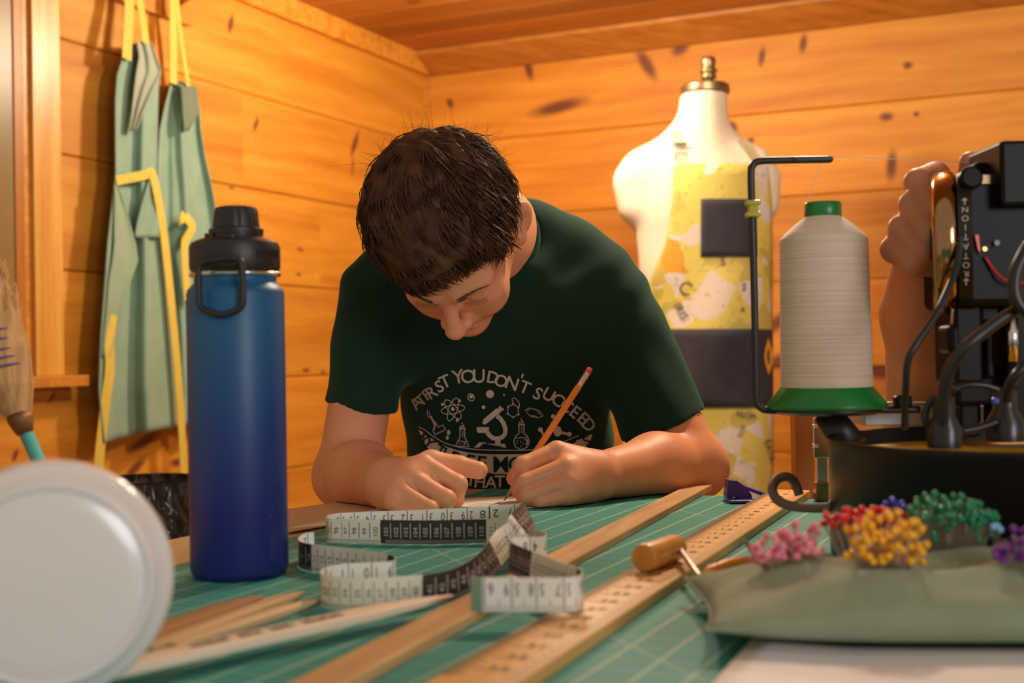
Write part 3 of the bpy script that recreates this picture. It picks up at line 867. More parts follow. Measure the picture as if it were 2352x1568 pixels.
# ================================================================== tape measure
TP = [(722, 1280, 4, 0, 0), (700, 1283, 5.6, 0, 0), (686, 1297, 7.4, 0, 0), (706, 1309, 9.6, 0, 0), (800, 1322, 15.5, 0, 0), (878, 1336, 20, 0, 0), (906, 1343, 21.6, 0, 0), (906, 1354, 22.6, 0, 0), (880, 1358, 24, 0, 0), (800, 1362, 28, 0, 0), (754, 1370, 30.3, 0, 0), (737, 1383, 31.2, 0, 0), (756, 1395, 32.2, 0, 0), (830, 1400, 35.3, 0, 0), (950, 1394, 39.9, 0, 0), (1025, 1382, 42.4, 0, 0), (1085, 1356, 44.8, 0.001, 0.1), (1135, 1318, 48, 0.004, 0.35), (1172, 1272, 54, 0.012, 0.6), (1208, 1232, 60, 0.0225, 0.7), (1228, 1207, 64, 0.024, 0.6), (1216, 1200, 66, 0.012, 0.2), (1192, 1206, 68, 0.002, 0), (1100, 1214, 72, 0, 0), (960, 1222, 80, 0, 0), (850, 1226, 86.6, 0, 0), (778, 1230, 92, 0, 0), (752, 1236, 93.8, 0, 0), (754, 1243, 94.6, 0, 0), (784, 1245, 96.4, 0, 0), (900, 1248, 101.6, 0, 0), (1000, 1249, 105.9, 0, 0), (1140, 1247, 111.6, 0, 0), (1195, 1262, 114.6, 0, 0), (1232, 1274, 117.2, 0, 0), (1254, 1284, 119, 0.005, 0), (1250, 1294, 120.2, 0.005, 0), (1220, 1297, 121.8, 0.0087, 0), (1180, 1300, 124, 0.0087, 0), (1168, 1309, 125.3, 0.0087, 0.1), (1186, 1322, 127.5, 0.0087, 0.15), (1240, 1345, 132.5, 0.0087, 0.1), (1295, 1366, 138, 0.0087, 0), (1332, 1382, 141.2, 0.0087, 0), (1338, 1395, 142.4, 0.0087, 0), (1315, 1404, 143.8, 0.0087, 0), (1240, 1405, 147, 0.0087, 0), (1160, 1404, 150.6, 0.0087, 0), (1082, 1404, 154, 0.0087, 0)]
ctrl = [G(x, y, ZT + 0.0012 + l) for (x, y, c, l, tl) in TP]
NS = 10
cur = catmull(ctrl, NS)
def interp(i_, col):
    i0 = min(int(i_), len(TP) - 2); t = i_ - i0
    return TP[i0][col] * (1 - t) + TP[i0 + 1][col] * t
cvals = [interp(min(k / NS, len(TP) - 1.0001), 2) for k in range(len(cur))]
tilts = [interp(min(k / NS, len(TP) - 1.0001), 4) for k in range(len(cur))]
TW = 0.0205
def tape_frame(c):
    """point, right-hand normal, up at tape length c"""
    i = int(np.clip(np.searchsorted(cvals, c) - 1, 0, len(cvals) - 2))
    t = (c - cvals[i]) / max(1e-6, cvals[i + 1] - cvals[i]); t = min(1, max(0, t))
    p = cur[i] * (1 - t) + cur[i + 1] * t
    i0, i1 = max(0, i - 1), min(len(cur) - 1, i + 2)
    tg = (cur[i1] - cur[i0]); tg.z = 0; tg.normalize()
    n = Vector((tg.y, -tg.x, 0))
    a = tilts[i] * (1 - t) + tilts[i + 1] * t
    up = (UP * math.cos(a) + n * (-math.sin(a))).normalized()
    nn = (n * math.cos(a) + UP * math.sin(a)).normalized()
    return p, nn, up
cs = np.arange(4.0, 154.01, 0.25)
V, F, mi = [], [], []
for c in cs:
    p, n, up = tape_frame(c)
    V += [p + n * 0.0002, p + up * TW + n * 0.0002, p + up * TW - n * 0.0002, p - n * 0.0002]
for i in range(len(cs) - 1):
    a, b_ = 4 * i, 4 * i + 4
    dark = int((cs[i] + 0.125 - 0.5) // 10) % 2 == 0
    F += [[a, b_, b_ + 1, a + 1], [a + 1, b_ + 1, b_ + 2, a + 2], [a + 2, b_ + 2, b_ + 3, a + 3], [a + 3, b_ + 3, b_, a]]
    mi += [1 if dark else 0, 0, 2, 0]
F += [[0, 1, 2, 3], [len(V) - 4, len(V) - 1, len(V) - 2, len(V) - 3]]; mi += [0, 0]
tape = obj('tape_measure', (V, F), plain('tape_cream', (0.84, 0.79, 0.64), 0.45, noise=0.04), None, True)
tape.data.materials.append(plain('tape_dark', (0.045, 0.032, 0.026), 0.45, noise=0.08)); tape.data.materials.append(plain('tape_white', (0.88, 0.84, 0.74), 0.42, noise=0.04))
tape.data.polygons.foreach_set('material_index', mi[:len(tape.data.polygons)]); tape.data.set_sharp_from_angle(angle=R(60))
tag(tape, 'looped cream and black measuring tape standing on edge on the mat', 'tape measure')
def tape_pt(c, v, side):
    p, n, up = tape_frame(c)
    return p + up * (v * TW) + n * (side * 0.00032)
dk, lt = [], []
for c in range(5, 154):
    dark = int((c - 0.5 - 0.01) // 10) % 2 == 0
    tgt = lt if dark else dk
    w = 0.035
    tgt.append(([tape_pt(c + 0.5 - w, 0.22, 1), tape_pt(c + 0.5 + w, 0.22, 1), tape_pt(c + 0.5 + w, 0.86, 1), tape_pt(c + 0.5 - w, 0.86, 1)], [[0, 1, 2, 3]]))
    gv, gf = glyph(str(c))
    s_ = 0.62
    tgt.append(([tape_pt(c + 0.24 - v[1] * s_, 0.5 + v[0] * s_ * 0.01 / TW, 1) for v in gv], gf))
    for k in range(10):
        cc = c + k * 0.1
        tgt.append(([tape_pt(cc - 0.012, 0.03, 1), tape_pt(cc + 0.012, 0.03, 1), tape_pt(cc + 0.012, 0.16, 1), tape_pt(cc - 0.012, 0.16, 1)], [[0, 1, 2, 3]]))
for n in range(2, 61):
    c = n * 2.54
    if not (5 < c < 152.5): continue
    dk.append(([tape_pt(c - 0.05, 0.02, -1), tape_pt(c + 0.05, 0.02, -1), tape_pt(c + 0.05, 0.98, -1), tape_pt(c - 0.05, 0.98, -1)], [[0, 1, 2, 3]]))
    s_ = 1.05
    txt = str(n)
    for q, chv in enumerate(txt):
        gv, gf = glyph(chv)
        off = (-0.55 if q == 0 else 0.55) if len(txt) == 2 else 0.5
        dk.append(([tape_pt(c + off + v[0] * s_, 0.82 - v[1] * s_ * 0.01 / TW, -1) for v in gv], gf))
    for k in range(1, 8):
        cc = c + k * 2.54 / 8; hh = 0.34 if k == 4 else 0.18
        dk.append(([tape_pt(cc - 0.03, 0.02, -1), tape_pt(cc + 0.03, 0.02, -1), tape_pt(cc + 0.03, hh, -1), tape_pt(cc - 0.03, hh, -1)], [[0, 1, 2, 3]]))
obj('black_numerals', join(*dk), ink, tape); obj('white_numerals', join(*lt), plain('ink_white', (0.7, 0.66, 0.58), 0.5, noise=0.03), tape)
# metal tip
mt = []
for side in (1, -1):
    mt.append(([tape_pt(152.6, 0.0, side * 2.2), tape_pt(154.05, 0.0, side * 2.2), tape_pt(154.05, 1.0, side * 2.2), tape_pt(152.6, 1.0, side * 2.2)], [[0, 1, 2, 3]]))
q = [tape_pt(154.05, 0.0, 2.2), tape_pt(154.05, 1.0, 2.2), tape_pt(154.05, 1.0, -2.2), tape_pt(154.05, 0, -2.2)]
o = obj('metal_tip', join(mt[0], mt[1], (q, [[0, 1, 2, 3]])), plain('tin', (0.85, 0.80, 0.68), 0.22, 1.0, noise=0.05), tape); o['label'] = 'bright metal tip'

# ================================================================== white tub lying on its side at the left
tc_ = P(112, 1352, 0.60); tr = 0.0585; tc_.z = ZT + tr
axis = (Vector((-0.02, 0, ZC - 0.03)) - tc_); axis.z *= 0.25; axis.normalize()
Mt_ = frame_at(tc_, axis)
tub = empty('plastic_tub', (tc_.x, tc_.y, ZT), 'white plastic tub lying on its side, its base towards us', 'tub')
M_TUB = plain('milky_plastic', (0.88, 0.79, 0.73), 0.22, noise=0.015, nscale=6, sss=0.25, coat=0.3)
prof = [(0.0, 0.001), (0.036, 0.001), (0.0455, 0.0), (0.049, -0.0022), (0.0508, -0.0065), (0.0545, -0.008), (0.0572, -0.0105), (tr, -0.0155), (tr, -0.022), (0.0572, -0.03), (0.055, -0.10), (0.0552, -0.105), (0.0522, -0.105), (0.0522, -0.09), (0.054, -0.03), (0.05, -0.012), (0, -0.009)]
obj('tub_wall', lathe(prof, 96, Mt_, False, False), M_TUB, tub, True)
obj('base_ring', lathe([(0.0445, 0.0002), (0.0455, 0.0016), (0.0475, 0.0016), (0.0485, 0.0)], 96, Mt_, False, False), M_TUB, tub, True)

# ================================================================== wooden T-handle, snips, staple remover
M_HAND = wood('handle_wood', (0.55, 0.21, 0.022), (0.72, 0.32, 0.05), rough=0.35, grain=(40, 40, 5), rnd=False, coat=0.3)
awl = empty('awl', G(1510, 1320), 'short orange wooden handle with steel shaft lying across the yardstick', 'awl')
h0 = P(1478, 1289, 0.892); h1 = P(1552, 1258, 0.94); h0.z = ZT + 0.008 + 0.0102; h1.z = ZT + 0.008 + 0.0102
ax = (h1 - h0); Lh = ax.length
obj('wooden_handle', lathe([(0, 0), (0.0088, 0), (0.0098, 0.0012), (0.0101, 0.003), (0.0098, Lh * 0.5), (0.0101, Lh - 0.006), (0.0096, Lh - 0.0015), (0.0082, Lh), (0, Lh)], 40, frame_at(h0, ax), False, False), M_HAND, awl, True, sharp=40)
s0 = h0.lerp(h1, 0.93) + Vector((0.004, -0.004, 0)); s1 = P(1626, 1350, 0.80); 
obj('steel_shaft', tube([s0, s0.lerp(s1, 0.4), s0.lerp(s1, 0.85), s1], [0.0024, 0.0024, 0.0023, 0.0021], 14), plain('steel_soft', (0.58, 0.52, 0.48), 0.35, 1.0, noise=0.05), awl, True)
snips = empty('thread_snips', G(1660, 1330), 'orange handled snips poking out behind the pink pins', 'snips')
obj('handle', tube(catmull([P(1616, 1330, 0.835), P(1632, 1312, 0.84), P(1665, 1296, 0.85), P(1700, 1289, 0.86), P(1745, 1288, 0.87)], 6), [0.0030] * 3 + [0.0038] * 6 + [0.0032] * 16, 12, True), plain('orange_plastic', (0.85, 0.24, 0.02), 0.3, noise=0.03), snips, True)
Mbl = frame_at(P(1706, 1240, 0.868), Vector((0.1, -1, 0.2)), Vector((1, 0, 0)))
bl = [P(1705, 1239, 0.868), P(1716, 1241, 0.868), P(1745, 1262, 0.87), P(1750, 1300, 0.87), P(1731, 1282, 0.869)]
obj('blade', (bl + [b + Vector((0, 0.0015, 0)) for b in bl], [[0, 1, 2, 3, 4], [9, 8, 7, 6, 5]] + [[i, 5 + i, 5 + (i + 1) % 5, (i + 1) % 5] for i in range(5)]), plain('steel_soft', (0.6, 0.55, 0.5), 0.3, 1.0), snips)

sr = empty('staple_remover', G(1700, 1162), 'small purple and blue staple remover near the table edge', 'staple remover')
yd = 1.36
def px_poly(pts, Y, th, slant=0.0):
    n = len(pts)
    a = [P(x, y, Y + slant * (x - pts[0][0])) for x, y in pts]
    b_ = [q + Vector((0.0, th, 0.0)) for q in a]
    return a + b_, [list(range(n)), [n + i for i in range(n)][::-1]] + [[i, n + i, n + (i + 1) % n, (i + 1) % n] for i in range(n)]
def bevelled(vf, off, seg=2):
    bm = bmesh.new(); vs_ = [bm.verts.new(v) for v in vf[0]]
    for f in vf[1]:
        try: bm.faces.new([vs_[i] for i in f])
        except ValueError: pass
    bmesh.ops.recalc_face_normals(bm, faces=bm.faces[:])
    bmesh.ops.bevel(bm, geom=bm.edges[:], offset=off, segments=seg, affect='EDGES', profile=0.5)
    bm.verts.index_update()
    out = [v.co.copy() for v in bm.verts], [[v.index for v in f.verts] for f in bm.faces]; bm.free(); return out
M_PURP = plain('purple_plastic', (0.055, 0.035, 0.26), 0.25, noise=0.04)
obj('jaw_cover', bevelled(px_poly([(1673, 1101), (1692, 1103), (1708, 1114), (1726, 1134), (1729, 1147), (1729, 1161), (1719, 1160), (1700, 1148), (1684, 1140), (1680, 1155), (1671, 1154), (1669, 1140)], yd, 0.022), 0.0012), M_PURP, sr)
obj('lever', bevelled(join(box((0.034, 0.02, 0.0035), basis((P(1766, 1140, yd) - P(1702, 1117, yd)).normalized(), Vector((0, 1, 0)), (P(1766, 1140, yd) - P(1702, 1117, yd)).normalized().cross(Vector((0, 1, 0))), (P(1766, 1140, yd) + P(1702, 1117, yd)) / 2 + Vector((0, 0.011, 0))))), 0.0008), plain('blue_plastic', (0.03, 0.03, 0.62), 0.2, noise=0.03), sr)
obj('steel_jaw', join(px_poly([(1682, 1143), (1692, 1143), (1707, 1158), (1700, 1166), (1690, 1158)], yd + 0.004, 0.002), px_poly([(1694, 1147), (1702, 1148), (1722, 1161), (1721, 1165), (1708, 1160)], yd + 0.012, 0.002)), plain('steel', (0.75, 0.73, 0.70), 0.18, 1.0), sr)
obj('lower_arm', box((0.034, 0.018, 0.003), basis(Vector((1, 0, 0)), Vector((0, 1, 0)), UP, G(1715, 1158) + UP * 0.0025 + Vector((0, 0.012, 0))), 0.0008), M_PURP, sr)

# ================================================================== pincushion
PCX, PCY, PA, PB = 0.256, 0.737, 0.152, 0.077
def pillow():
    nu, nv = 46, 34
    V, F = [], []
    for side in (1, -1):
        for j in range(nv + 1):
            for i in range(nu + 1):
                s, t = -1 + 2 * i / nu, -1 + 2 * j / nv
                # outline pulled in between the corners
                x = s * PA * (1 - 0.06 * (1 - t * t)); y = t * PB * (1 - 0.10 * (1 - s * s))
                f = ((1 - abs(s) ** 2.6) * (1 - abs(t) ** 2.4)) ** 0.5
                z = 0.0125 + side * (0.0285 if side > 0 else 0.0122) * f
                if side > 0:
                    z += 0.0025 * math.sin(7 * s + 3 * t) * f + 0.002 * math.sin(11 * t - 4 * s) * f
                    edge = max(abs(s), abs(t))
                    z += 0.0014 * math.sin(38 * (s if abs(t) > abs(s) else t)) * (edge ** 6) * (1 - edge ** 14)
                z += 0.004 * (abs(s) * abs(t)) ** 3
                yaw = R(-4)
                V.append(Vector((PCX + x * math.cos(yaw) - y * math.sin(yaw), PCY + x * math.sin(yaw) + y * math.cos(yaw), ZT + max(z, 0.0006))))
    n1 = (nu + 1) * (nv + 1)
    for j in range(nv):
        for i in range(nu):
            a = j * (nu + 1) + i
            F.append([a, a + 1, a + nu + 2, a + nu + 1]); F.append([n1 + a, n1 + a + nu + 1, n1 + a + nu + 2, n1 + a + 1])
    V_w = V
    bm = bmesh.new(); vs_ = [bm.verts.new(v) for v in V_w]
    for f in F: bm.faces.new([vs_[i] for i in f])
    bmesh.ops.remove_doubles(bm, verts=bm.verts[:], dist=0.0005)
    bm.verts.index_update()
    out = [v.co.copy() for v in bm.verts], [[v.index for v in f.verts] for f in bm.faces]; bm.free(); return out
pvf = pillow()
pin_c = obj('pincushion', pvf, plain('sage_cotton', srgb(138, 148, 116), 0.9, noise=0.10, nscale=18, bump=0.35, bscale=700, sheen=0.2), None, True)
tag(pin_c, 'sage green cloth pincushion full of coloured pins', 'pincushion')
# seam along the edge
seam = []
for k in range(97):
    a = k / 96 * 4; sd = int(min(a, 3.999)); q = a - sd
    s, t = [(-1 + 2 * q, -1), (1, -1 + 2 * q), (1 - 2 * q, 1), (-1, 1 - 2 * q)][sd]
    x = s * PA * (1 - 0.06 * (1 - t * t)); y = t * PB * (1 - 0.10 * (1 - s * s)); yaw = R(-4)
    seam.append(Vector((PCX + x * math.cos(yaw) - y * math.sin(yaw), PCY + x * math.sin(yaw) + y * math.cos(yaw), ZT + 0.0125 + 0.004 * (abs(s) * abs(t)) ** 3)))
obj('seam_piping', tube(seam, 0.0011, 6, False), MATS['sage_cotton'], pin_c, True)
ctree = BVHTree.FromPolygons([tuple(v) for v in pvf[0]], pvf[1])
def cushion_z(x, y):
    h = ctree.ray_cast(Vector((x, y, ZT + 0.3)), Vector((0, 0, -1)))
    return h[0].z if h[0] else ZT + 0.03
steel_pin = plain('steel_pin', (0.62, 0.55, 0.50), 0.3, 1.0, noise=0)
PIN_L, PIN_R = 0.036, 0.0023
def make_pin_meshes(color):
    sv, sf = lathe([(0.0003, -PIN_L), (0.00038, -PIN_L + 0.004), (0.00038, 0)], 5)
    ms = bpy.data.meshes.new('pin'); ms.from_pydata([tuple(v) for v in sv], [], sf); ms.materials.append(steel_pin)
    bm = bmesh.new(); bmesh.ops.create_icosphere(bm, subdivisions=2, radius=PIN_R); mh = bpy.data.meshes.new('pin_head'); bm.to_mesh(mh); bm.free()
    mh.polygons.foreach_set('use_smooth', [True] * len(mh.polygons))
    mh.materials.append(color)
    return ms, mh
PINS = [  # colour name, colour, head centre px, depth, half spread (x, y, z) m, count, label
    ('pink', (0.90, 0.27, 0.36), (1812, 1252), 0.745, (0.0225, 0.016, 0.014), 52, 'pink ball-headed pin in the pink clump on the pincushion'),
    ('red', (0.75, 0.022, 0.015), (1990, 1186), 0.785, (0.0275, 0.016, 0.006), 50, 'red ball-headed pin in the red clump behind the yellow pins'),
    ('blue', (0.045, 0.045, 0.55), (2060, 1160), 0.795, (0.007, 0.006, 0.004), 9, 'dark blue ball-headed pin between the red and green clumps'),
    ('yellow', (1.0, 0.47, 0.004), (2035, 1232), 0.72, (0.0245, 0.018, 0.015), 68, 'yellow ball-headed pin in the yellow clump at the front'),
    ('green', (0.008, 0.22, 0.085), (2190, 1172), 0.765, (0.0270, 0.017, 0.011), 70, 'green ball-headed pin in the green clump at the back'),
    ('light_blue', (0.25, 0.50, 0.75), (2284, 1210), 0.75, (0.004, 0.002, 0.002), 3, 'light blue ball-headed pin just right of the green clump'),
    ('purple', (0.17, 0.02, 0.26), (2350, 1262), 0.705, (0.0155, 0.012, 0.013), 26, 'purple ball-headed pin in the clump at the right edge')]
XH = []
for cname, colr, (hx, hy), Y, (sx, sy, sz), cnt, lab in PINS:
    ms, mh = make_pin_meshes(plain('pin_' + cname, colr, 0.3, noise=0.05, nscale=50))
    cen = P(hx, hy, Y); placed = []
    tries = 0
    while len(placed) < cnt and tries < 20000:
        tries += 1
        a, rr = random.uniform(0, 2 * math.pi), math.sqrt(random.random())
        dx, dy = math.cos(a) * rr, math.sin(a) * rr
        z = (1 - rr * rr) * 0.9 - 0.35 + random.uniform(-0.5, 0.5)
        if cname == 'pink': z += 0.35 * dx
        if cname == 'green': z += -0.3 * dx
        hp = cen + Vector((dx * sx, dy * sy, z * sz))
        md = PIN_R * 1.5
        if any((hp - q).length < md for q in placed): continue
        base = Vector((cen.x + dx * sx * 0.55, cen.y + dy * sy * 0.7, 0)); base.z = cushion_z(base.x, base.y)
        if hp.z < base.z + 0.006: hp.z = base.z + 0.006 + random.random() * 0.004
        placed.append(hp)
        dirv = (hp - (base - UP * 0.006)).normalized()
        o = bpy.data.objects.new('pin', ms); COL.objects.link(o)
        o.matrix_world = frame_at(hp, dirv); 
        tag(o, lab, 'pin', cname.replace('_', ' ') + ' pins in the pincushion')
        hd = bpy.data.objects.new('pin_head', mh); COL.objects.link(hd); hd.parent = o
    # the deeper pins of a clump, too many to pick apart
    if cnt > 20:
        bm = bmesh.new(); bmesh.ops.create_icosphere(bm, subdivisions=1, radius=PIN_R); bm.verts.index_update()
        iv = [v.co.copy() for v in bm.verts]; iF = [[v.index for v in f_.verts] for f_ in bm.faces]; bm.free()
        hv, hf, sv_ = [], [], []
        for k in range(int(cnt * 0.9)):
            a, rr = random.uniform(0, 2 * math.pi), math.sqrt(random.random()) * 0.95
            dx, dy = math.cos(a) * rr, math.sin(a) * rr
            z = (1 - rr * rr) * 0.8 - 0.9 + random.uniform(-0.7, 0.5)
            hp = cen + Vector((dx * sx, dy * sy, z * sz))
            base = Vector((cen.x + dx * sx * 0.55, cen.y + dy * sy * 0.7, 0)); base.z = cushion_z(base.x, base.y) - 0.004
            hp.z = max(hp.z, base.z + 0.009)
            n0 = len(hv); hv += [v + hp for v in iv]; hf += [[i + n0 for i in g] for g in iF]
            sv_.append(tube([base, hp], 0.00038, 4, False))
        o = obj('pins', (hv, hf), plain('pin_' + cname, colr), None, True); tag(o, 'crowded ' + cname + ' pin heads deeper inside the ' + cname + ' clump', 'pins', kind='stuff')
        obj('pin_shafts', join(*sv_), steel_pin, o)['kind'] = 'stuff'
# ================================================================== black tub, thread stand, machine
RC = Vector((0.402, 0.965, ZT)); RR = 0.157; RH = 0.0935
M_TUBK = plain('black_enamel', (0.009, 0.0075, 0.0075), 0.36, noise=0.15, nscale=6, spec=0.35)
pan = empty('machine_tub', RC, 'round black drum with yellow inside under the machine', 'drum')
obj('drum_wall', lathe([(0, 0), (RR - 0.004, 0), (RR, 0.004), (RR, RH - 0.006), (RR + 0.0015, RH - 0.004), (RR + 0.001, RH), (RR - 0.006, RH), (RR - 0.007, RH - 0.008), (RR - 0.007, 0.06), (0, 0.06)], 96, Matrix.Translation(RC), False, False), M_TUBK, pan, True, sharp=50)
obj('yellow_lining', lathe([(0, RH - 0.012), (RR - 0.0075, RH - 0.012), (RR - 0.0075, RH - 0.020), (0, RH - 0.020)][::-1], 96, Matrix.Translation(RC), False, False), plain('yellow_enamel', (0.80, 0.42, 0.02), 0.35, noise=0.25, nscale=30), pan, True, sharp=50)
hk = [P(1912, 1164, 0.985), P(1870, 1166, 1.0), P(1820, 1162, 1.02), P(1786, 1148, 1.03), P(1774, 1124, 1.04), P(1783, 1102, 1.05), P(1806, 1094, 1.055), P(1824, 1106, 1.06), P(1836, 1136, 1.06)]
o = obj('hook', tube(catmull(hk, 6), 0.0040, 12), plain('brown_rubber', (0.16, 0.12, 0.09), 0.55, noise=0.12), pan, True); o['label'] = 'bent brown rubber covered hook'

# thread stand -------------------------------------------------------
YS = 1.065
M_ROD = plain('black_rod', (0.022, 0.018, 0.016), 0.4, noise=0.1)
st = empty('thread_stand', G(1900, 1245), 'black bent rod thread stand with a yellow clip', 'thread stand')
rodp = [P(2112, 940, YS), P(2000, 941, YS), P(1850, 942, YS), P(1768, 942, YS), P(1748, 936, YS), P(1738, 918, YS), P(1736, 850, YS), P(1732, 650, YS), P(1727, 480, YS), P(1725, 400, YS), P(1729, 380, YS), P(1745, 370, YS), P(1800, 368, YS), P(1860, 366, YS), P(1906, 366, YS)]
obj('bent_rod', tube(catmull(rodp, 5), 0.0031, 12), M_ROD, st, True)
obj('thread_guide', box((0.034, 0.009, 0.0052), Matrix.Translation(P(1866, 367, YS)), 0.002, 3), M_ROD, st)
obj('clip', join(box((0.012, 0.011, 0.0042), Matrix.Translation(P(1729, 466, YS)), 0.001), box((0.012, 0.011, 0.0042), Matrix.Translation(P(1729, 493, YS)), 0.001), box((0.0075, 0.009, 0.012), Matrix.Translation(P(1729, 480, YS)), 0.001)), plain('yellow_clip', (0.62, 0.60, 0.05), 0.25, noise=0.05, trans=0.3), st)
SPX = 1899
scn = P(SPX, 938, YS)
obj('spool_plate', lathe([(0, -0.0045), (0.04, -0.0045), (0.045, -0.002), (0.045, 0.0), (0, 0.0)], 48, Matrix.Translation(scn), False, False), M_ROD, st, True, sharp=40)
obj('plate_post', tube([scn - UP * 0.004, Vector((scn.x + 0.016, scn.y - 0.016, ZT + RH - 0.012))], [0.012, 0.014], 20), M_ROD, st, True)
sp_ = empty('thread_cone', scn, 'big cone of cream thread with a green cap and base', 'thread')
ppm = YS / FPX
def zs_(y): return (935 - y) * ppm
def green(): return plain('green_plastic', (0.012, 0.20, 0.035), 0.3, noise=0.05)
Ms = Matrix.Translation(scn + UP * 0.0004)
rb = 0.0502
obj('cone_base', lathe([(0, 0), (rb - 0.001, 0), (rb, 0.0015), (rb, 0.003), (0.0395, zs_(890)), (0.0385, zs_(886)), (0, zs_(886))], 72, Ms, False, False), green(), sp_, True, sharp=40)
prof = []
r0, r1 = 0.0380, 0.0366
n_t = 120
for i in range(n_t + 1):
    t = i / n_t; y = 886 - (886 - 552) * t
    prof.append((r0 + (r1 - r0) * t + 0.00022 * math.sin(i * 2.1) + 0.00025 * (random.random() - 0.5), zs_(y)))
for (y, r) in [(545, 0.0358), (535, 0.0325), (525, 0.0285), (515, 0.0245), (506, 0.0205), (499, 0.0166), (496, 0.0154)]: prof.append((r, zs_(y)))
def thread_mat():
    m, nt, N, L, b = new_mat('thread_cream')
    tc = N.new('ShaderNodeTexCoord'); mp = N.new('ShaderNodeMapping'); mp.inputs['Scale'].default_value = (2, 2, 260); L.new(tc.outputs['Object'], mp.inputs['Vector'])
    nz = N.new('ShaderNodeTexNoise'); nz.inputs['Scale'].default_value = 3; nz.inputs['Detail'].default_value = 3; L.new(mp.outputs[0], nz.inputs['Vector'])
    rp = N.new('ShaderNodeValToRGB'); rp.color_ramp.elements[0].position = 0.25; rp.color_ramp.elements[0].color = c4((0.60, 0.48, 0.34)); rp.color_ramp.elements[1].position = 0.6; rp.color_ramp.elements[1].color = c4((0.77, 0.64, 0.48))
    L.new(nz.outputs[0], rp.inputs[0]); L.new(rp.outputs[0], b.inputs['Base Color']); b.inputs['Roughness'].default_value = 0.6; b.inputs['Sheen Weight'].default_value = 0.3
    bp = N.new('ShaderNodeBump'); bp.inputs['Strength'].default_value = 0.5; bp.inputs['Distance'].default_value = 0.0006; L.new(nz.outputs[0], bp.inputs['Height']); L.new(bp.outputs[0], b.inputs['Normal'])
    return m
obj('wound_thread', lathe(prof, 72, Ms, False, False), thread_mat(), sp_, True)
obj('cone_cap', lathe([(0.0150, zs_(497)), (0.0154, zs_(494)), (0.0154, zs_(466)), (0.0145, zs_(463)), (0.011, zs_(463)), (0.010, zs_(470)), (0, zs_(470))], 48, Ms, False, False), green(), sp_, True, sharp=40)
M_THR = plain('thread_line', (0.75, 0.66, 0.55), 0.6, noise=0)
obj('thread_strand', tube(catmull([P(1856, 462, YS), P(1866, 425, YS), P(1884, 386, YS), P(1893, 366, YS), P(1912, 359, YS - 0.004), P(2050, 365, YS - 0.01), P(2200, 372, YS - 0.02), P(2300, 378, YS - 0.03)], 4), 0.00035, 5), M_THR, sp_)

# machine ------------------------------------------------------------
mac = empty('sewing_machine', RC + Vector((0.06, 0.06, RH)), 'black sewing machine with a chrome handwheel, standing in the drum', 'sewing machine')
M_MK = plain('machine_black', (0.008, 0.0065, 0.006), 0.36, noise=0.2, nscale=20, spec=0.12)
YM_ = 1.0
def pbox(x0, y0, x1, y1, Y, d, mat=None, bevel=0.003, name=None, parent=mac):
    """a box whose front face spans the given photo rectangle at depth Y"""
    a, b_ = P(x0, y0, Y), P(x1, y1, Y)
    c = (a + b_) / 2 + Vector((0, d / 2, 0))
    vf = box((abs(b_.x - a.x), d, abs(a.z - b_.z)), Matrix.Translation(c), bevel, 3)
    return obj(name, vf, mat or M_MK, parent) if name else vf
pbox(2298, 322, 2440, 470, 0.97, 0.07, name='top_cover')
pbox(2208, 396, 2460, 700, 0.985, 0.10, name='machine_head', bevel=0.006)
pbox(2240, 372, 2292, 400, 1.0, 0.03, name='top_knob_block', bevel=0.002)
pbox(2192, 690, 2260, 880, 1.0, 0.05, name='column')
pbox(2250, 700, 2300, 740, 1.01, 0.04, name='side_lug')
pbox(2262, 726, 2288, 870, 1.01, 0.03, name='side_bracket')
pbox(2312, 640, 2460, 1010, 1.0, 0.06, name='motor_housing', bevel=0.006)
pbox(2178, 745, 2215, 812, 1.0, 0.03, name='presser_lever', bevel=0.005)
pbox(2196, 846, 2320, 930, 1.02, 0.04, name='lower_arm', bevel=0.004)
# handwheel: axis to the left
hw = P(2172, 560, 1.02)
Mw = frame_at(hw, Vector((-1, 0.33, 0)))
WR = 0.058
chrome = plain('bronze_chrome', (0.42, 0.25, 0.12), 0.12, 1.0, noise=0.05)
wheel = obj('handwheel', lathe([(0.012, -0.004), (WR - 0.012, -0.004), (WR - 0.004, -0.008), (WR, -0.006), (WR + 0.0005, 0.0), (WR - 0.001, 0.007), (WR - 0.005, 0.0105), (WR - 0.012, 0.009), (WR - 0.016, 0.004), (0.012, 0.002)], 72, Mw), chrome, mac, True, sharp=60)
obj('wheel_band', lathe([(WR - 0.006, -0.019), (WR - 0.002, -0.019), (WR - 0.002, -0.0085), (WR - 0.006, -0.0085)], 72, Mw, True, True), plain('label_black', (0.01, 0.009, 0.008), 0.4, noise=0.1), wheel, True, sharp=40)
obj('wheel_hub', lathe([(0, -0.04), (0.02, -0.04), (0.02, 0.006), (0.012, 0.012), (0, 0.012)], 40, Mw, False, False), M_MK, wheel, True, sharp=40)
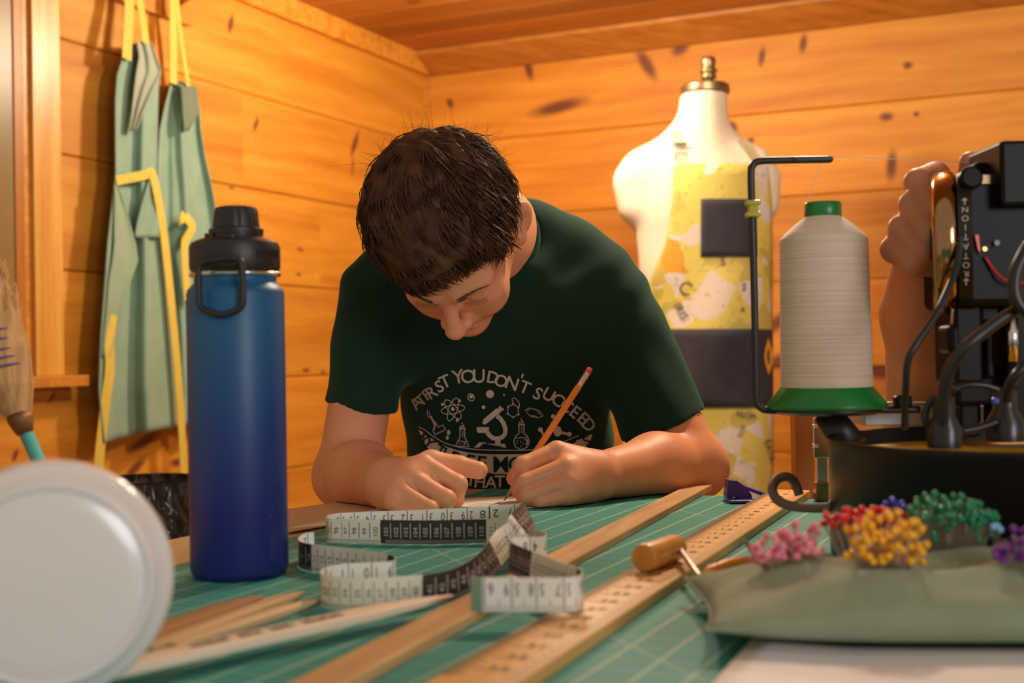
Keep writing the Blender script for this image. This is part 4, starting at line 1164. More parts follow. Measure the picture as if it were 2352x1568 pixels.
# stacked upside-down letters of ROTATION round the band, with arrows
lets = []
ax_ = Vector((-1, 0.33, 0)).normalized()
e1 = ax_.cross(UP).normalized(); e2 = e1.cross(ax_).normalized()
if e1.y > 0: e1 = -e1
rW = WR - 0.0017
def band_pt(ang, off): return hw + ax_ * (-0.0138 + off) + (e1 * math.cos(ang) + UP * math.sin(ang)) * rW
seq = ['1'] + list('NOITATOR') + ['1']
for k, chv in enumerate(seq):
    ang0 = R(30 - k * 7.4)
    gv, gf = glyph('I' if chv == '1' else chv)
    s_ = 0.0068 * (1.3 if chv == '1' else 1)
    # upside down: glyph up points down the wheel
    lets.append(([band_pt(ang0 - (v[1] - 0.35) * s_ / rW, v[0] * s_) for v in gv], gf))
    if chv == '1':
        t_ = [(-0.28, 0.25), (0.28, 0.25), (0, -0.2)]
        lets.append(([band_pt(ang0 + (0.5 + 0 * 1 - q_[1]) * s_ / rW * 0.6, q_[0] * s_) for q_ in t_], [[0, 1, 2]]))
obj('lettering', join(*lets), plain('label_print', (0.66, 0.55, 0.40), 0.5, noise=0.05), wheel)
# spec plate lettering on the head
sp2 = []
for i, t_ in enumerate(['1XXL', '18XXL', 'I']):
    gv, gf = glyph(t_)
    base = P(2218 + i * 11, 592, 0.9845)
    sp2.append(([base + Vector((v[1] * 0.0034, 0, -v[0] * 0.0034)) for v in gv], gf))
obj('plate_lettering', join(*sp2), plain('grey_print', (0.22, 0.20, 0.17), 0.6, noise=0.05), mac)
obj('red_indicator', bevelled(px_poly([(2238, 538), (2249, 538), (2253, 575), (2250, 582), (2245, 572)], 0.982, 0.004), 0.0004), plain('red_plastic', (0.75, 0.02, 0.008), 0.3, noise=0.04), mac)
obj('red_wire', tube(catmull([P(2262, 590, 0.983), P(2285, 622, 0.981), P(2305, 640, 0.978), P(2330, 648, 0.975), P(2380, 650, 0.97)], 6), 0.0011, 8), MATS['red_plastic'], mac, True)
obj('screw', join(lathe([(0, 0), (0.0018, 0), (0.0018, 0.003), (0, 0.003)], 12, frame_at(P(2259, 572, 0.9845), (0, -1, 0)), False, False)), plain('brass', (0.6, 0.42, 0.12), 0.3, 1.0), mac)
obj('screw', join(lathe([(0, 0), (0.0022, 0), (0.0022, 0.003), (0, 0.003)], 12, frame_at(P(2287, 558, 0.9845), (0, -1, 0)), False, False)), plain('dull_plastic', (0.25, 0.22, 0.15), 0.4), mac)
obj('needle_bar', tube([P(2325, 725, 0.995), P(2327, 830, 0.995)], 0.0045, 16), plain('steel', (0.75, 0.73, 0.70), 0.18, 1.0), mac, True)
obj('head_plate', pbox(2205, 400, 2290, 424, 0.983, 0.004, None, 0.001), plain('dark_bronze', (0.16, 0.10, 0.05), 0.3, 1.0), mac)
obj('dial', lathe([(0, 0), (0.009, 0), (0.009, 0.006), (0.007, 0.008), (0, 0.008)], 32, frame_at(P(2225, 412, 0.983), (0, -1, 0.1)), False, False), M_MK, mac, True, sharp=40)
obj('side_edge', tube([P(2190, 655, 0.998), P(2189, 700, 0.998), P(2186, 745, 0.998)], 0.0011, 8), plain('steel', (0.75, 0.73, 0.70), 0.18, 1.0), mac, True)
pbox(2205, 880, 2252, 1003, 1.03, 0.04, None, 0.002, 'pedestal')
# bed bar, clamp and cables
obj('bed_bar', tube([P(2030, 925, 1.09), P(2300, 921, 1.09)], 0.0009, 8), plain('steel', (0.75, 0.73, 0.70), 0.18, 1.0), mac, True)
pbox(1985, 940, 2160, 975, 1.10, 0.05, plain('grey_metal', (0.5, 0.46, 0.42), 0.4, 0.3), 0.001, 'bed_plate')
pbox(2150, 935, 2420, 972, 1.10, 0.05, plain('grey_metal', (0.5, 0.46, 0.42), 0.4, 0.3), 0.001, 'bed_plate')
pbox(2195, 930, 2255, 970, 1.06, 0.03, None, 0.002, 'bed_block')
pbox(2058, 908, 2098, 936, 1.05, 0.012, None, 0.003, 'bed_clamp')
M_CAB = plain('black_cable', (0.018, 0.016, 0.015), 0.28, noise=0.1)
def cable(pts, r, nm='cable'):
    return obj(nm, tube(catmull([P(x, y, Y) for x, y, Y in pts], 8), r, 12), M_CAB, mac, True)
cable([(2206, 540, 0.965), (2200, 600, 0.96), (2180, 660, 0.95), (2145, 730, 0.94), (2105, 790, 0.935), (2085, 830, 0.935), (2080, 900, 0.94), (2078, 985, 0.95)], 0.0027)
cable([(2362, 700, 0.87), (2310, 726, 0.87), (2260, 762, 0.87), (2215, 800, 0.87), (2180, 850, 0.875), (2168, 910, 0.88), (2166, 1000, 0.885)], 0.0042)
cable([(2190, 895, 0.93), (2225, 884, 0.93), (2265, 886, 0.93), (2300, 898, 0.93)], 0.0025)
cable([(2210, 990, 0.92), (2250, 982, 0.92), (2290, 968, 0.92)], 0.0030)
cable([(2365, 560, 0.86), (2335, 620, 0.86), (2330, 670, 0.86), (2345, 705, 0.86), (2380, 730, 0.86)], 0.0045)
cable([(2365, 830, 0.88), (2335, 860, 0.88), (2318, 890, 0.885), (2312, 920, 0.89)], 0.0036)
def bush(x, y0, y1, Y, r0_, r1_):
    a, b_ = P(x, y0, Y), P(x, y1, Y)
    prof = [(0, 0), (r0_, 0), (r0_ * 1.02, (a.z - b_.z) * 0.35), (r1_, (a.z - b_.z) * 0.6), (r1_, (a.z - b_.z) * 0.95), (0, a.z - b_.z)]
    return lathe(prof, 24, Matrix.Translation((b_.x, Y, b_.z)), False, False)
obj('rubber_boot', bush(2170, 905, 1028, 0.89, 0.0118, 0.0075), M_CAB, mac, True, sharp=50)
obj('rubber_boot', bush(2310, 890, 1012, 0.93, 0.014, 0.0085), M_CAB, mac, True, sharp=50)
obj('guard_ring', tube(catmull([P(2148, 912, 0.895), P(2132, 930, 0.895), P(2124, 955, 0.895), P(2130, 978, 0.895)], 6), 0.0028, 10), M_CAB, mac, True)
obj('blue_lens', lathe([(0, 0), (0.0028, 0), (0.002, 0.002), (0, 0.0026)], 14, frame_at(P(2286, 920, 0.905), (0, -1, 0)), False, False), plain('blue_lens', (0.1, 0.2, 0.8), 0.1), mac, True)

# clear clip box and wooden post behind the drum ----------------------
_pa, _pb = P(1826, 905, 1.56), P(1868, 905, 1.56)
post = obj('wooden_post', box((_pb.x - _pa.x, 0.03, _pa.z), Matrix.Translation(((_pa.x + _pb.x) / 2, 1.575, _pa.z / 2)), 0.001), wood('post_pine', (0.42, 0.13, 0.01), (0.60, 0.22, 0.02), rough=0.4, grain=(40, 40, 2)))
po = post; tag(po, 'orange brown wooden post standing behind the thread cone', 'post')
lt_ = empty('latch', G(1885, 1150), 'nickel hasp and hinge strip standing beside the drum', 'latch')
M_NI = plain('nickel', (0.70, 0.62, 0.52), 0.25, 1.0, noise=0.08)
pbox(1868, 960, 1930, 1050, 1.352, 0.004, M_NI, 0.0008, 'hasp_plate', lt_)
pbox(1876, 1050, 1902, 1112, 1.354, 0.004, plain('nickel_pale', (0.75, 0.70, 0.62), 0.2, 0.8), 0.0008, 'clear_strip', lt_)
pbox(1874, 1108, 1905, 1151, 1.347, 0.014, plain('brown_metal', (0.35, 0.2, 0.09), 0.3, 0.9), 0.0012, 'latch_foot', lt_)
obj('rivet', lathe([(0, 0), (0.0035, 0), (0.003, 0.002), (0, 0.003)], 16, frame_at(P(1908, 982, 1.352), (0, -1, 0)), False, False), plain('steel', (0.75, 0.73, 0.70), 0.18, 1.0), lt_, True)
for y in (985, 1030): obj('hinge_knuckle', tube([P(1866, y - 6, 1.350), P(1880, y - 6, 1.350)], 0.0024, 10), M_NI, lt_, True)
# ================================================================== dress form with its apron
YD = 3.3
def q(px, py, Y=YD): return np.array(P(px, py, Y))
ppd = YD / FPX
df = empty('dress_form', (P(1620, 784, YD).x, YD, 0), 'cream dress form bust with a bronze finial, wearing a patterned apron', 'dress form')
og = Organic()
flat_y = np.diag([1.0, 0.62, 1.0])
og.cone(q(1617, 206), q(1612, 330), 0.0615, 0.066, 0.01)                   # neck
og.cone(q(1600, 340), q(1610, 430), 0.085, 0.12, 0.035, M=np.diag([1, 0.8, 1]))
og.cone(q(1490, 402), q(1720, 398), 0.060, 0.060, 0.035)                    # shoulder yoke
og.cone(q(1560, 330), q(1470, 385), 0.035, 0.045, 0.035)
og.cone(q(1665, 330), q(1730, 382), 0.035, 0.045, 0.035)
og.cone(q(1600, 480), q(1615, 640), 0.170, 0.150, 0.038, M=flat_y)          # chest
og.cone(q(1620, 640), q(1628, 780), 0.150, 0.142, 0.038, M=flat_y)          # waist
og.cone(q(1630, 820), q(1632, 1000), 0.150, 0.165, 0.038, M=np.diag([1, 0.7, 1]))  # hips
og.cone(q(1448, 420), q(1462, 470), 0.046, 0.050, 0.03)                     # arm stumps
og.cone(q(1756, 415), q(1750, 470), 0.042, 0.044, 0.03)
og.half(q(1617, 216), (0, 0, 1))
og.half(q(1632, 1060), (0, 0, -1))
og.half(q(1404, 440), (-1, -0.15, -0.12)); og.half(q(1797, 440), (1, -0.1, -0.1))
Vd, Fd = og.mesh(0.008)
Vd = relax(Vd, Fd, 2)
M_LINEN = plain('cream_linen', (0.78, 0.70, 0.55), 0.75, noise=0.03, nscale=60, bump=0.2, bscale=500)
fast_obj('bust', Vd, Fd, M_LINEN, df)
dtree = BVHTree.FromPolygons(Vd.tolist(), Fd.tolist())
nk = P(1620, 214, YD)
M_BRZ = plain('aged_bronze', (0.30, 0.22, 0.12), 0.38, 0.85, noise=0.2, nscale=60)
ns_ = 0.0635
obj('neck_cap', lathe([(0, -0.002), (ns_, -0.002), (ns_ + 0.001, 0.004), (ns_, 0.017), (ns_ - 0.006, 0.0215), (0.02, 0.0225), (0, 0.0225)], 48, Matrix.Translation(nk), False, False), M_BRZ, df, True, sharp=40)
fz = lambda y: (214 - y) * ppd
obj('finial', lathe([(0.018, fz(196)), (0.011, fz(188)), (0.012, fz(184)), (0.019, fz(181)), (0.0215, fz(176)), (0.017, fz(172)), (0.0175, fz(170)), (0.0225, fz(166)), (0.0225, fz(160)), (0.0165, fz(156)), (0.0185, fz(151)), (0.0195, fz(142)), (0.018, fz(135)), (0.014, fz(131)), (0.005, fz(130)), (0, fz(130))], 32, Matrix.Translation(nk + Vector((P(1627, 150, YD).x - nk.x, 0, 0))), False, False), M_BRZ, df, True)
obj('stand_pole', tube([P(1632, 1040, YD + 0.02), Vector((P(1632, 1040, YD).x, YD + 0.02, 0.03))], 0.016, 16), M_BRZ, df, True)
obj('stand_base', lathe([(0, 0), (0.19, 0), (0.19, 0.012), (0.05, 0.03), (0.02, 0.06), (0, 0.06)], 40, Matrix.Translation((P(1632, 1040, YD).x, YD + 0.02, 0)), False, False), M_BRZ, df, True)

# apron: follows the form from the front
def front_y(x, z, extra):
    h = dtree.ray_cast(Vector((x, 1.5, z)), Vector((0, 1, 0)))
    return (h[0].y if h[0] else YD) - extra
def apron_rows(edge, n=26, m=46, Y=YD, extra=0.012, wav=0.006):
    rows = []
    y0, y1 = edge[0][0], edge[-1][0]
    for i in range(m):
        y = y0 + (y1 - y0) * i / (m - 1)
        xl = np.interp(y, [e[0] for e in edge], [e[1] for e in edge]); xr = np.interp(y, [e[0] for e in edge], [e[2] for e in edge])
        z = P(1620, y, Y).z; row = []
        a, b_ = P(xl, y, Y), P(xr, y, Y)
        for j in range(n):
            s = j / (n - 1)
            x = a.x + (b_.x - a.x) * s
            xc = P(1628, y, Y).x
            r = 0.172
            yy = YD + 0.03 - math.sqrt(max(0.0, 1 - min(1, ((x - xc) / (r * 1.02)) ** 2))) * 0.15
            h = dtree.ray_cast(Vector((x, 1.5, z)), Vector((0, 1, 0)))
            if h[0]: yy = min(yy, h[0].y - extra)
            yy -= wav * math.sin(s * 9 + y * 0.012) * min(1, max(0, (y - 420) / 300))
            row.append(Vector((x, yy, z)))
        rows.append(row)
    A = np.array([[tuple(p) for p in r] for r in rows])
    for _ in range(3):
        A[1:-1, :, 1] = (A[:-2, :, 1] + 2 * A[1:-1, :, 1] + A[2:, :, 1]) / 4
        A[:, 1:-1, 1] = (A[:, :-2, 1] + 2 * A[:, 1:-1, 1] + A[:, 2:, 1]) / 4
    return A
edge = [(391, 1536, 1752), (470, 1533, 1764), (560, 1522, 1770), (640, 1488, 1771), (740, 1462, 1772), (900, 1440, 1772), (1200, 1425, 1774), (1560, 1420, 1776)]
AR = apron_rows(edge)
def paper_print():
    m, nt, N, L, b = new_mat('lemon_print')
    tc = N.new('ShaderNodeTexCoord')
    wn = N.new('ShaderNodeTexNoise'); wn.inputs['Scale'].default_value = 9; L.new(tc.outputs['Object'], wn.inputs['Vector'])
    sc_ = N.new('ShaderNodeVectorMath'); sc_.operation = 'SCALE'; sc_.inputs['Scale'].default_value = 0.09; L.new(wn.outputs['Color'], sc_.inputs[0])
    ad = N.new('ShaderNodeVectorMath'); ad.operation = 'ADD'; L.new(tc.outputs['Object'], ad.inputs[0]); L.new(sc_.outputs[0], ad.inputs[1])
    vo = N.new('ShaderNodeTexVoronoi'); vo.inputs['Scale'].default_value = 17; L.new(ad.outputs[0], vo.inputs['Vector'])
    sp = N.new('ShaderNodeSeparateColor'); L.new(vo.outputs['Color'], sp.inputs[0])
    rp = N.new('ShaderNodeValToRGB'); rp.color_ramp.interpolation = 'CONSTANT'; e = rp.color_ramp.elements
    e[0].position = 0; e[0].color = c4((0.66, 0.56, 0.12)); e[1].position = 0.52; e[1].color = c4((0.66, 0.59, 0.50))
    for p_, c_ in ((0.66, (0.52, 0.44, 0.10)), (0.80, (0.68, 0.63, 0.56)), (0.96, (0.70, 0.34, 0.03))):
        x_ = e.new(p_); x_.color = c4(c_)
    L.new(sp.outputs[0], rp.inputs[0])
    ns = N.new('ShaderNodeTexNoise'); ns.inputs['Scale'].default_value = 70; ns.inputs['Detail'].default_value = 3; L.new(ad.outputs[0], ns.inputs['Vector'])
    r2 = N.new('ShaderNodeMapRange'); r2.inputs['From Min'].default_value = 0.60; r2.inputs['From Max'].default_value = 0.68; r2.inputs['To Max'].default_value = 0.45; L.new(ns.outputs[0], r2.inputs[0])
    mx = N.new('ShaderNodeMix'); mx.data_type = 'RGBA'; L.new(r2.outputs[0], mx.inputs[0]); L.new(rp.outputs[0], mx.inputs[6]); mx.inputs[7].default_value = c4((0.16, 0.14, 0.05))
    L.new(mx.outputs[2], b.inputs['Base Color']); b.inputs['Roughness'].default_value = 0.6
    return m
ap = empty('patterned_apron', (P(1620, 784, YD).x, YD - 0.15, P(1620, 1560, YD).z), 'lemon yellow newsprint apron with navy pockets worn by the dress form', 'apron')
apron_body = obj('apron_body', sheet(AR.tolist(), 0.003), paper_print(), ap, True)
M_NAVY = plain('navy_denim', (0.028, 0.027, 0.042), 0.85, noise=0.2, nscale=25, bump=0.3, bscale=400)
def apron_front(x, z, off):
    # nearest grid sample of the apron at that height
    i = np.argmin(np.abs(AR[:, 0, 2] - z)); row = AR[i]
    return float(np.interp(x, row[:, 0], row[:, 1])) - off
def patch(x0, y0, x1, y1, off, n=14, m=10, tilt=0):
    rows = []
    for i in range(m):
        r = []
        for j in range(n):
            p = P(x0 + (x1 - x0) * j / (n - 1), y0 + (y1 - y0) * i / (m - 1) + tilt * j / (n - 1), YD)
            r.append(Vector((p.x, apron_front(p.x, p.z, off), p.z)))
        rows.append(r)
    return sheet(rows, 0.003)
obj('bib_pocket', patch(1594, 470, 1722, 598, 0.006, tilt=-2), M_NAVY, ap, True)
wp = obj('waist_pocket', patch(1470, 757, 1769, 931, 0.006, n=24), M_NAVY, ap, True)
def print_on(vf2, off, mat, name, parent, sx=1.0):
    """flat print given in photo pixels, laid on the apron"""
    vv = []
    for (x, y) in vf2[0]:
        p = P(x, y, YD); vv.append(Vector((p.x, apron_front(p.x, p.z, off), p.z)))
    return obj(name, (vv, vf2[1]), mat, parent)
def ring2(cx, cy, pts_o, pts_i):
    n = len(pts_o); V = [(cx + a, cy + b_) for a, b_ in pts_o] + [(cx + a, cy + b_) for a, b_ in pts_i]
    return V, [[i, (i + 1) % n, n + (i + 1) % n, n + i] for i in range(n)]
dia = ring2(1755, 818, [(0, -42), (8, -20), (12, -14), (12, 14), (8, 22), (0, 42), (-9, 20), (-13, 0), (-9, -20)], [(0, -22), (3, -12), (3, -12), (3, 12), (3, 12), (0, 22), (-3, 14), (-6, 0), (-3, -14)])
print_on(dia, 0.0105, plain('gold_print', (0.78, 0.36, 0.02), 0.5, noise=0.05), 'gold_emblem', wp)
print_on(([(1757, 812), (1769, 812), (1769, 818), (1757, 818)], [[0, 1, 2, 3]]), 0.0105, MATS['gold_print'], 'gold_emblem', wp)
words = []
for (t, x, y, s, a) in [('C', 1557, 680, 42, 20), ('IRIS', 1545, 722, 26, 62), ('S', 1643, 617, 26, 0), ('S', 1690, 672, 24, 10), ('PEOPI', 1695, 955, 18, 8), ('SOS', 1690, 985, 16, -70), ('EATR', 1752, 1035, 24, 70), ('A', 1688, 720, 18, 0)]:
    gv, gf = glyph(t); ca, sa = math.cos(R(a)), math.sin(R(a))
    words.append(([(x + (v[0] * ca + v[1] * sa) * s, y + (v[0] * sa - v[1] * ca) * s) for v in gv], gf))
V2, F2 = [], []
for v, f in words:
    n = len(V2); V2 += v; F2 += [[i + n for i in g] for g in f]
print_on((V2, F2), 0.0045, plain('print_dark', (0.05, 0.045, 0.05), 0.7, noise=0.1), 'printed_words', apron_body)['kind'] = 'stuff'
# straps over the shoulders, buckle on the left one
M_STRAP = plain('strap_grey', (0.62, 0.54, 0.38), 0.7, noise=0.08)
def strap_on(pts, w):
    pp = []
    for (x, y) in pts:
        p = P(x, y, YD); h = dtree.ray_cast(Vector((p.x, 1.5, p.z)), Vector((0, 1, 0)))
        pp.append(Vector((p.x, (h[0].y if h[0] else YD) - 0.006, p.z)))
    return strap(catmull(pp, 4), Vector((1, 0, 0)), w, 0.002)
obj('neck_strap', strap_on([(1562, 395), (1556, 375), (1551, 345), (1548, 322), (1552, 312)], 0.026), M_STRAP, ap)
obj('neck_strap', strap_on([(1735, 395), (1722, 372), (1705, 345), (1692, 326)], 0.020), plain('strap_olive', (0.30, 0.26, 0.15), 0.7, noise=0.08), ap)
bk = P(1553, 352, YD); bk.y = front_y(bk.x, bk.z, 0.012)
obj('buckle', join(box((0.032, 0.006, 0.006), Matrix.Translation(bk + Vector((0, 0, 0.012))), 0.0015), box((0.032, 0.006, 0.016), Matrix.Translation(bk - Vector((-0.001, 0, 0.02))), 0.0015)), plain('dark_buckle', (0.16, 0.15, 0.13), 0.4, noise=0.05), ap)
bk2 = P(1550, 340, YD); bk2.y = front_y(bk2.x, bk2.z, 0.011)
obj('buckle', box((0.030, 0.006, 0.020), Matrix.Translation(bk2), 0.002), plain('cream_buckle', (0.72, 0.64, 0.44), 0.35, noise=0.05), ap)

# ================================================================== two green aprons on the left wall
def wallp(px, py, off):
    """a point off the left wall by `off`"""
    return on_plane(px, py, CORNER + V_ * (off * 0.62), V_)
M_SAGE = plain('sage_canvas', srgb(132, 166, 146), 0.85, noise=0.10, nscale=14, bump=0.3, bscale=350, sheen=0.2)
M_YEL = plain('yellow_webbing', (0.66, 0.52, 0.085), 0.7, noise=0.06, nscale=60)
def hang(outline, folds, off0, n=40, m=64, bottom=None):
    ys = [e[0] for e in outline]; rows = []
    for i in range(m):
        t = i / (m - 1); y = ys[0] + (ys[-1] - ys[0]) * t
        xl = np.interp(y, ys, [e[1] for e in outline]); xr = np.interp(y, ys, [e[2] for e in outline])
        row = []
        for j in range(n):
            s = j / (n - 1)
            yy = y
            if bottom: yy = y + (bottom(s) * max(0.0, (t - 0.55) / 0.45) ** 2)
            d = off0
            for (amp, fr, ph, grow) in folds: d += amp * math.sin(fr * s * 2 * math.pi + ph + 1.6 * t) * (grow * t + 1 - grow)
            row.append(wallp(xl + (xr - xl) * s, yy, max(0.012, d)))
        rows.append(row)
    return sheet(rows, 0.003)
apL = empty('canvas_apron', wallp(320, 1010, 0.06), 'sage green apron with yellow ties hanging on the wall, left of two', 'apron')
obj('apron_body', hang([(100, 300, 350), (130, 282, 356), (170, 268, 366), (230, 264, 364), (330, 265, 362), (400, 266, 360), (470, 258, 372), (560, 248, 386), (650, 242, 396), (760, 233, 405), (880, 228, 414), (985, 240, 418)], [(0.030, 1.5, 0.4, 0.6), (0.012, 3.2, 1.3, 0.7)], 0.090, bottom=lambda s: 32 * (1 - s) ** 1.5 - 5 * s), M_SAGE, apL, True)
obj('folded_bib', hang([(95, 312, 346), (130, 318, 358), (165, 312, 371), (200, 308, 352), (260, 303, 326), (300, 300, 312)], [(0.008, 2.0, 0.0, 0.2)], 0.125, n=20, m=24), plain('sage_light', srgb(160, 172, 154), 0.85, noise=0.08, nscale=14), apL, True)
obj('pocket_flap', hang([(400, 345, 352), (450, 330, 372), (500, 318, 384), (530, 312, 378), (545, 311, 376)], [(0.006, 1.5, 0.0, 0.3)], 0.118, n=18, m=16), M_SAGE, apL, True)
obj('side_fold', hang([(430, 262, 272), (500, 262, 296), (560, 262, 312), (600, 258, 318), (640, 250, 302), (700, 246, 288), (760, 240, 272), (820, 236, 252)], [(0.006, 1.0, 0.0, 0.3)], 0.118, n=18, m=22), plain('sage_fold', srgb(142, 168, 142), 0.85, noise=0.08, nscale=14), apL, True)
def ystrap(pts, w, parent, name='tie'):
    pp = [wallp(x, y, o) for x, y, o in pts]
    return obj(name, strap(catmull(pp, 5), U, w, 0.0015), M_YEL, parent)
ystrap([(300, -60, 0.09), (297, 20, 0.10), (293, 90, 0.115), (291, 136, 0.120)], 0.030, apL, 'neck_strap')
ystrap([(310, -60, 0.09), (322, 10, 0.10), (330, 60, 0.12), (335, 100, 0.132)], 0.024, apL, 'neck_strap')
ystrap([(268, 417, 0.112), (300, 410, 0.118), (345, 398, 0.122)], 0.004, apL)
obj('tie', strap(catmull([wallp(x, y, o) for x, y, o in [(267, 415, 0.115), (300, 408, 0.121), (330, 402, 0.124), (352, 394, 0.124)]], 5), UP, 0.022, 0.0015), M_YEL, apL)
ystrap([(348, 392, 0.126), (360, 440, 0.125), (374, 520, 0.122), (386, 620, 0.12), (398, 740, 0.118), (408, 850, 0.116), (416, 960, 0.112), (424, 1110, 0.11)], 0.026, apL)
ystrap([(258, 722, 0.118), (252, 780, 0.12), (252, 850, 0.12), (244, 910, 0.118), (236, 980, 0.115), (228, 1050, 0.112), (224, 1130, 0.11)], 0.030, apL)
apR = empty('canvas_apron', wallp(430, 985, 0.06), 'sage green apron with a yellow bow hanging on the wall, behind the bottle', 'apron')
obj('apron_body', hang([(188, 392, 414), (205, 390, 446), (240, 380, 456), (300, 368, 460), (360, 364, 470), (430, 362, 486), (500, 360, 498), (620, 370, 505), (760, 384, 508), (900, 392, 506), (978, 392, 500)], [(0.028, 1.6, 2.2, 0.4), (0.010, 4.0, 0.3, 0.6)], 0.062), M_SAGE, apR, True)
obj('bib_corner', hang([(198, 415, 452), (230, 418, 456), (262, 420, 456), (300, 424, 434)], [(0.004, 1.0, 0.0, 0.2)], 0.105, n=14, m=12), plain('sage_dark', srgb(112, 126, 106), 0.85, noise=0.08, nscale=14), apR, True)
ystrap([(396, -60, 0.08), (398, 60, 0.085), (398, 140, 0.09), (398, 192, 0.096)], 0.026, apR, 'neck_strap')
ystrap([(402, -60, 0.08), (410, 40, 0.085), (422, 130, 0.09), (434, 204, 0.10)], 0.014, apR, 'neck_strap')
ystrap([(426, 492, 0.108), (432, 505, 0.112), (442, 520, 0.112), (430, 545, 0.108), (424, 560, 0.106), (426, 620, 0.10), (432, 690, 0.10)], 0.026, apR)
ystrap([(424, 490, 0.108), (419, 502, 0.112), (421, 512, 0.112)], 0.02, apR)
# peg rail behind the aprons
rail = empty('peg_rail', wallp(320, 0, 0.0), 'wooden peg rail on the left wall holding the two aprons', 'rail')
z_r = wallp(330, 0, 0).z
s0_, s1_ = wl_s(440), wl_s(225)
obj('rail_board', wl_box(s0_, s1_, z_r - 0.03, z_r + 0.03, 0.0, 0.018), M_TRIM, rail)
for px_ in (308, 399):
    b0 = wallp(px_, -55, 0.016); b0.z = z_r + 0.012
    obj('peg', tube([b0, b0 + V_ * 0.07 + UP * 0.02], [0.010, 0.008], 14), M_TRIM, rail, True)

# ================================================================== broom, waste bin
YB = 2.35
broom = empty('corn_broom', (P(40, 900, YB).x, YB, 0), 'upturned straw broom with a turquoise handle by the window', 'broom')
def bristle_outline():
    return [(985, 30, 66), (955, 8, 70), (920, -20, 74), (880, -42, 74), (840, -55, 70), (800, -62, 64), (760, -70, 54), (720, -78, 42), (690, -85, 30), (650, -95, 14), (600, -105, -5)]
bo = bristle_outline()
V, F = [], []
ns = 28
for (y, xl, xr) in bo:
    c = (P(xl, y, YB) + P(xr, y, YB)) / 2; rx = (P(xr, y, YB) - P(xl, y, YB)).length / 2
    for j in range(ns):
        a = 2 * math.pi * j / ns
        V.append(c + Vector((math.cos(a) * rx * 0.96, math.sin(a) * min(0.035, rx * 0.7), 0)))
for i in range(len(bo) - 1):
    for j in range(ns): F.append([i * ns + j, i * ns + (j + 1) % ns, (i + 1) * ns + (j + 1) % ns, (i + 1) * ns + j])
F.append([(len(bo) - 1) * ns + j for j in range(ns)])
M_STRAW = wood('straw', (0.46, 0.29, 0.12), (0.78, 0.56, 0.27), rough=0.8, grain=(120, 120, 4), rnd=False)
br = obj('bristle_bundle', (V, F), M_STRAW, broom, True)
bs = []
for k in range(700):
    a = random.uniform(0, 2 * math.pi)
    pts = []
    top = random.choice([len(bo) - 1, len(bo) - 1, len(bo) - 2, len(bo) - 3])
    for i in range(1, top + 1, 2):
        y, xl, xr = bo[i]; c = (P(xl, y, YB) + P(xr, y, YB)) / 2; rx = (P(xr, y, YB) - P(xl, y, YB)).length / 2
        aa = a + 0.05 * math.sin(i)
        pts.append(c + Vector((math.cos(aa) * rx * random.uniform(0.97, 1.03), math.sin(aa) * min(0.035, rx * 0.7) * random.uniform(1.0, 1.06), 0)))
    e = pts[-1] + (pts[-1] - pts[-2]) * random.uniform(0.2, 0.9) + Vector((random.uniform(-0.008, 0.012), 0, 0))
    pts.append(e)
    bs.append(tube(pts, 0.0011, 3, False))
o = obj('straws', join(*bs), M_STRAW, br); o['kind'] = 'stuff'
M_PUR = plain('purple_twine', (0.14, 0.09, 0.33), 0.7, noise=0.1)
for (yl, yr, xl, xr) in [(768, 752, -60, 42), (790, 774, -58, 47), (812, 797, -55, 54), (836, 814, -52, 58), (852, 832, -48, 63)]:
    pts = []
    a, b_ = P(xl, yl, YB), P(xr, yr, YB); c = (a + b_) / 2; ax = (b_ - a) / 2
    for k in range(33):
        t = 2 * math.pi * k / 32
        pts.append(c + ax * (1.03 * math.cos(t)) + Vector((0, 0.039 * math.sin(t), 0)))
    obj('stitching', tube(pts, 0.0022, 6, False), M_PUR, br)
obj('ferrule', tube([P(42, 948, YB), P(47, 962, YB), P(52, 978, YB), P(58, 995, YB)], [0.022, 0.024, 0.020, 0.015], 20), plain('brown_wire', (0.22, 0.13, 0.06), 0.45, 0.5, noise=0.2, bump=0.5, bscale=300), broom, True)
hb0, hb1 = P(58, 990, YB), P(98, 1080, YB); hv = (hb1 - hb0).normalized()
obj('handle', tube([hb0 - hv * 0.01, hb0 + hv * ((hb0.z - 0.003) / -hv.z)], 0.0128, 20), plain('turquoise_paint', (0.10, 0.50, 0.52), 0.35, noise=0.05), broom, True)

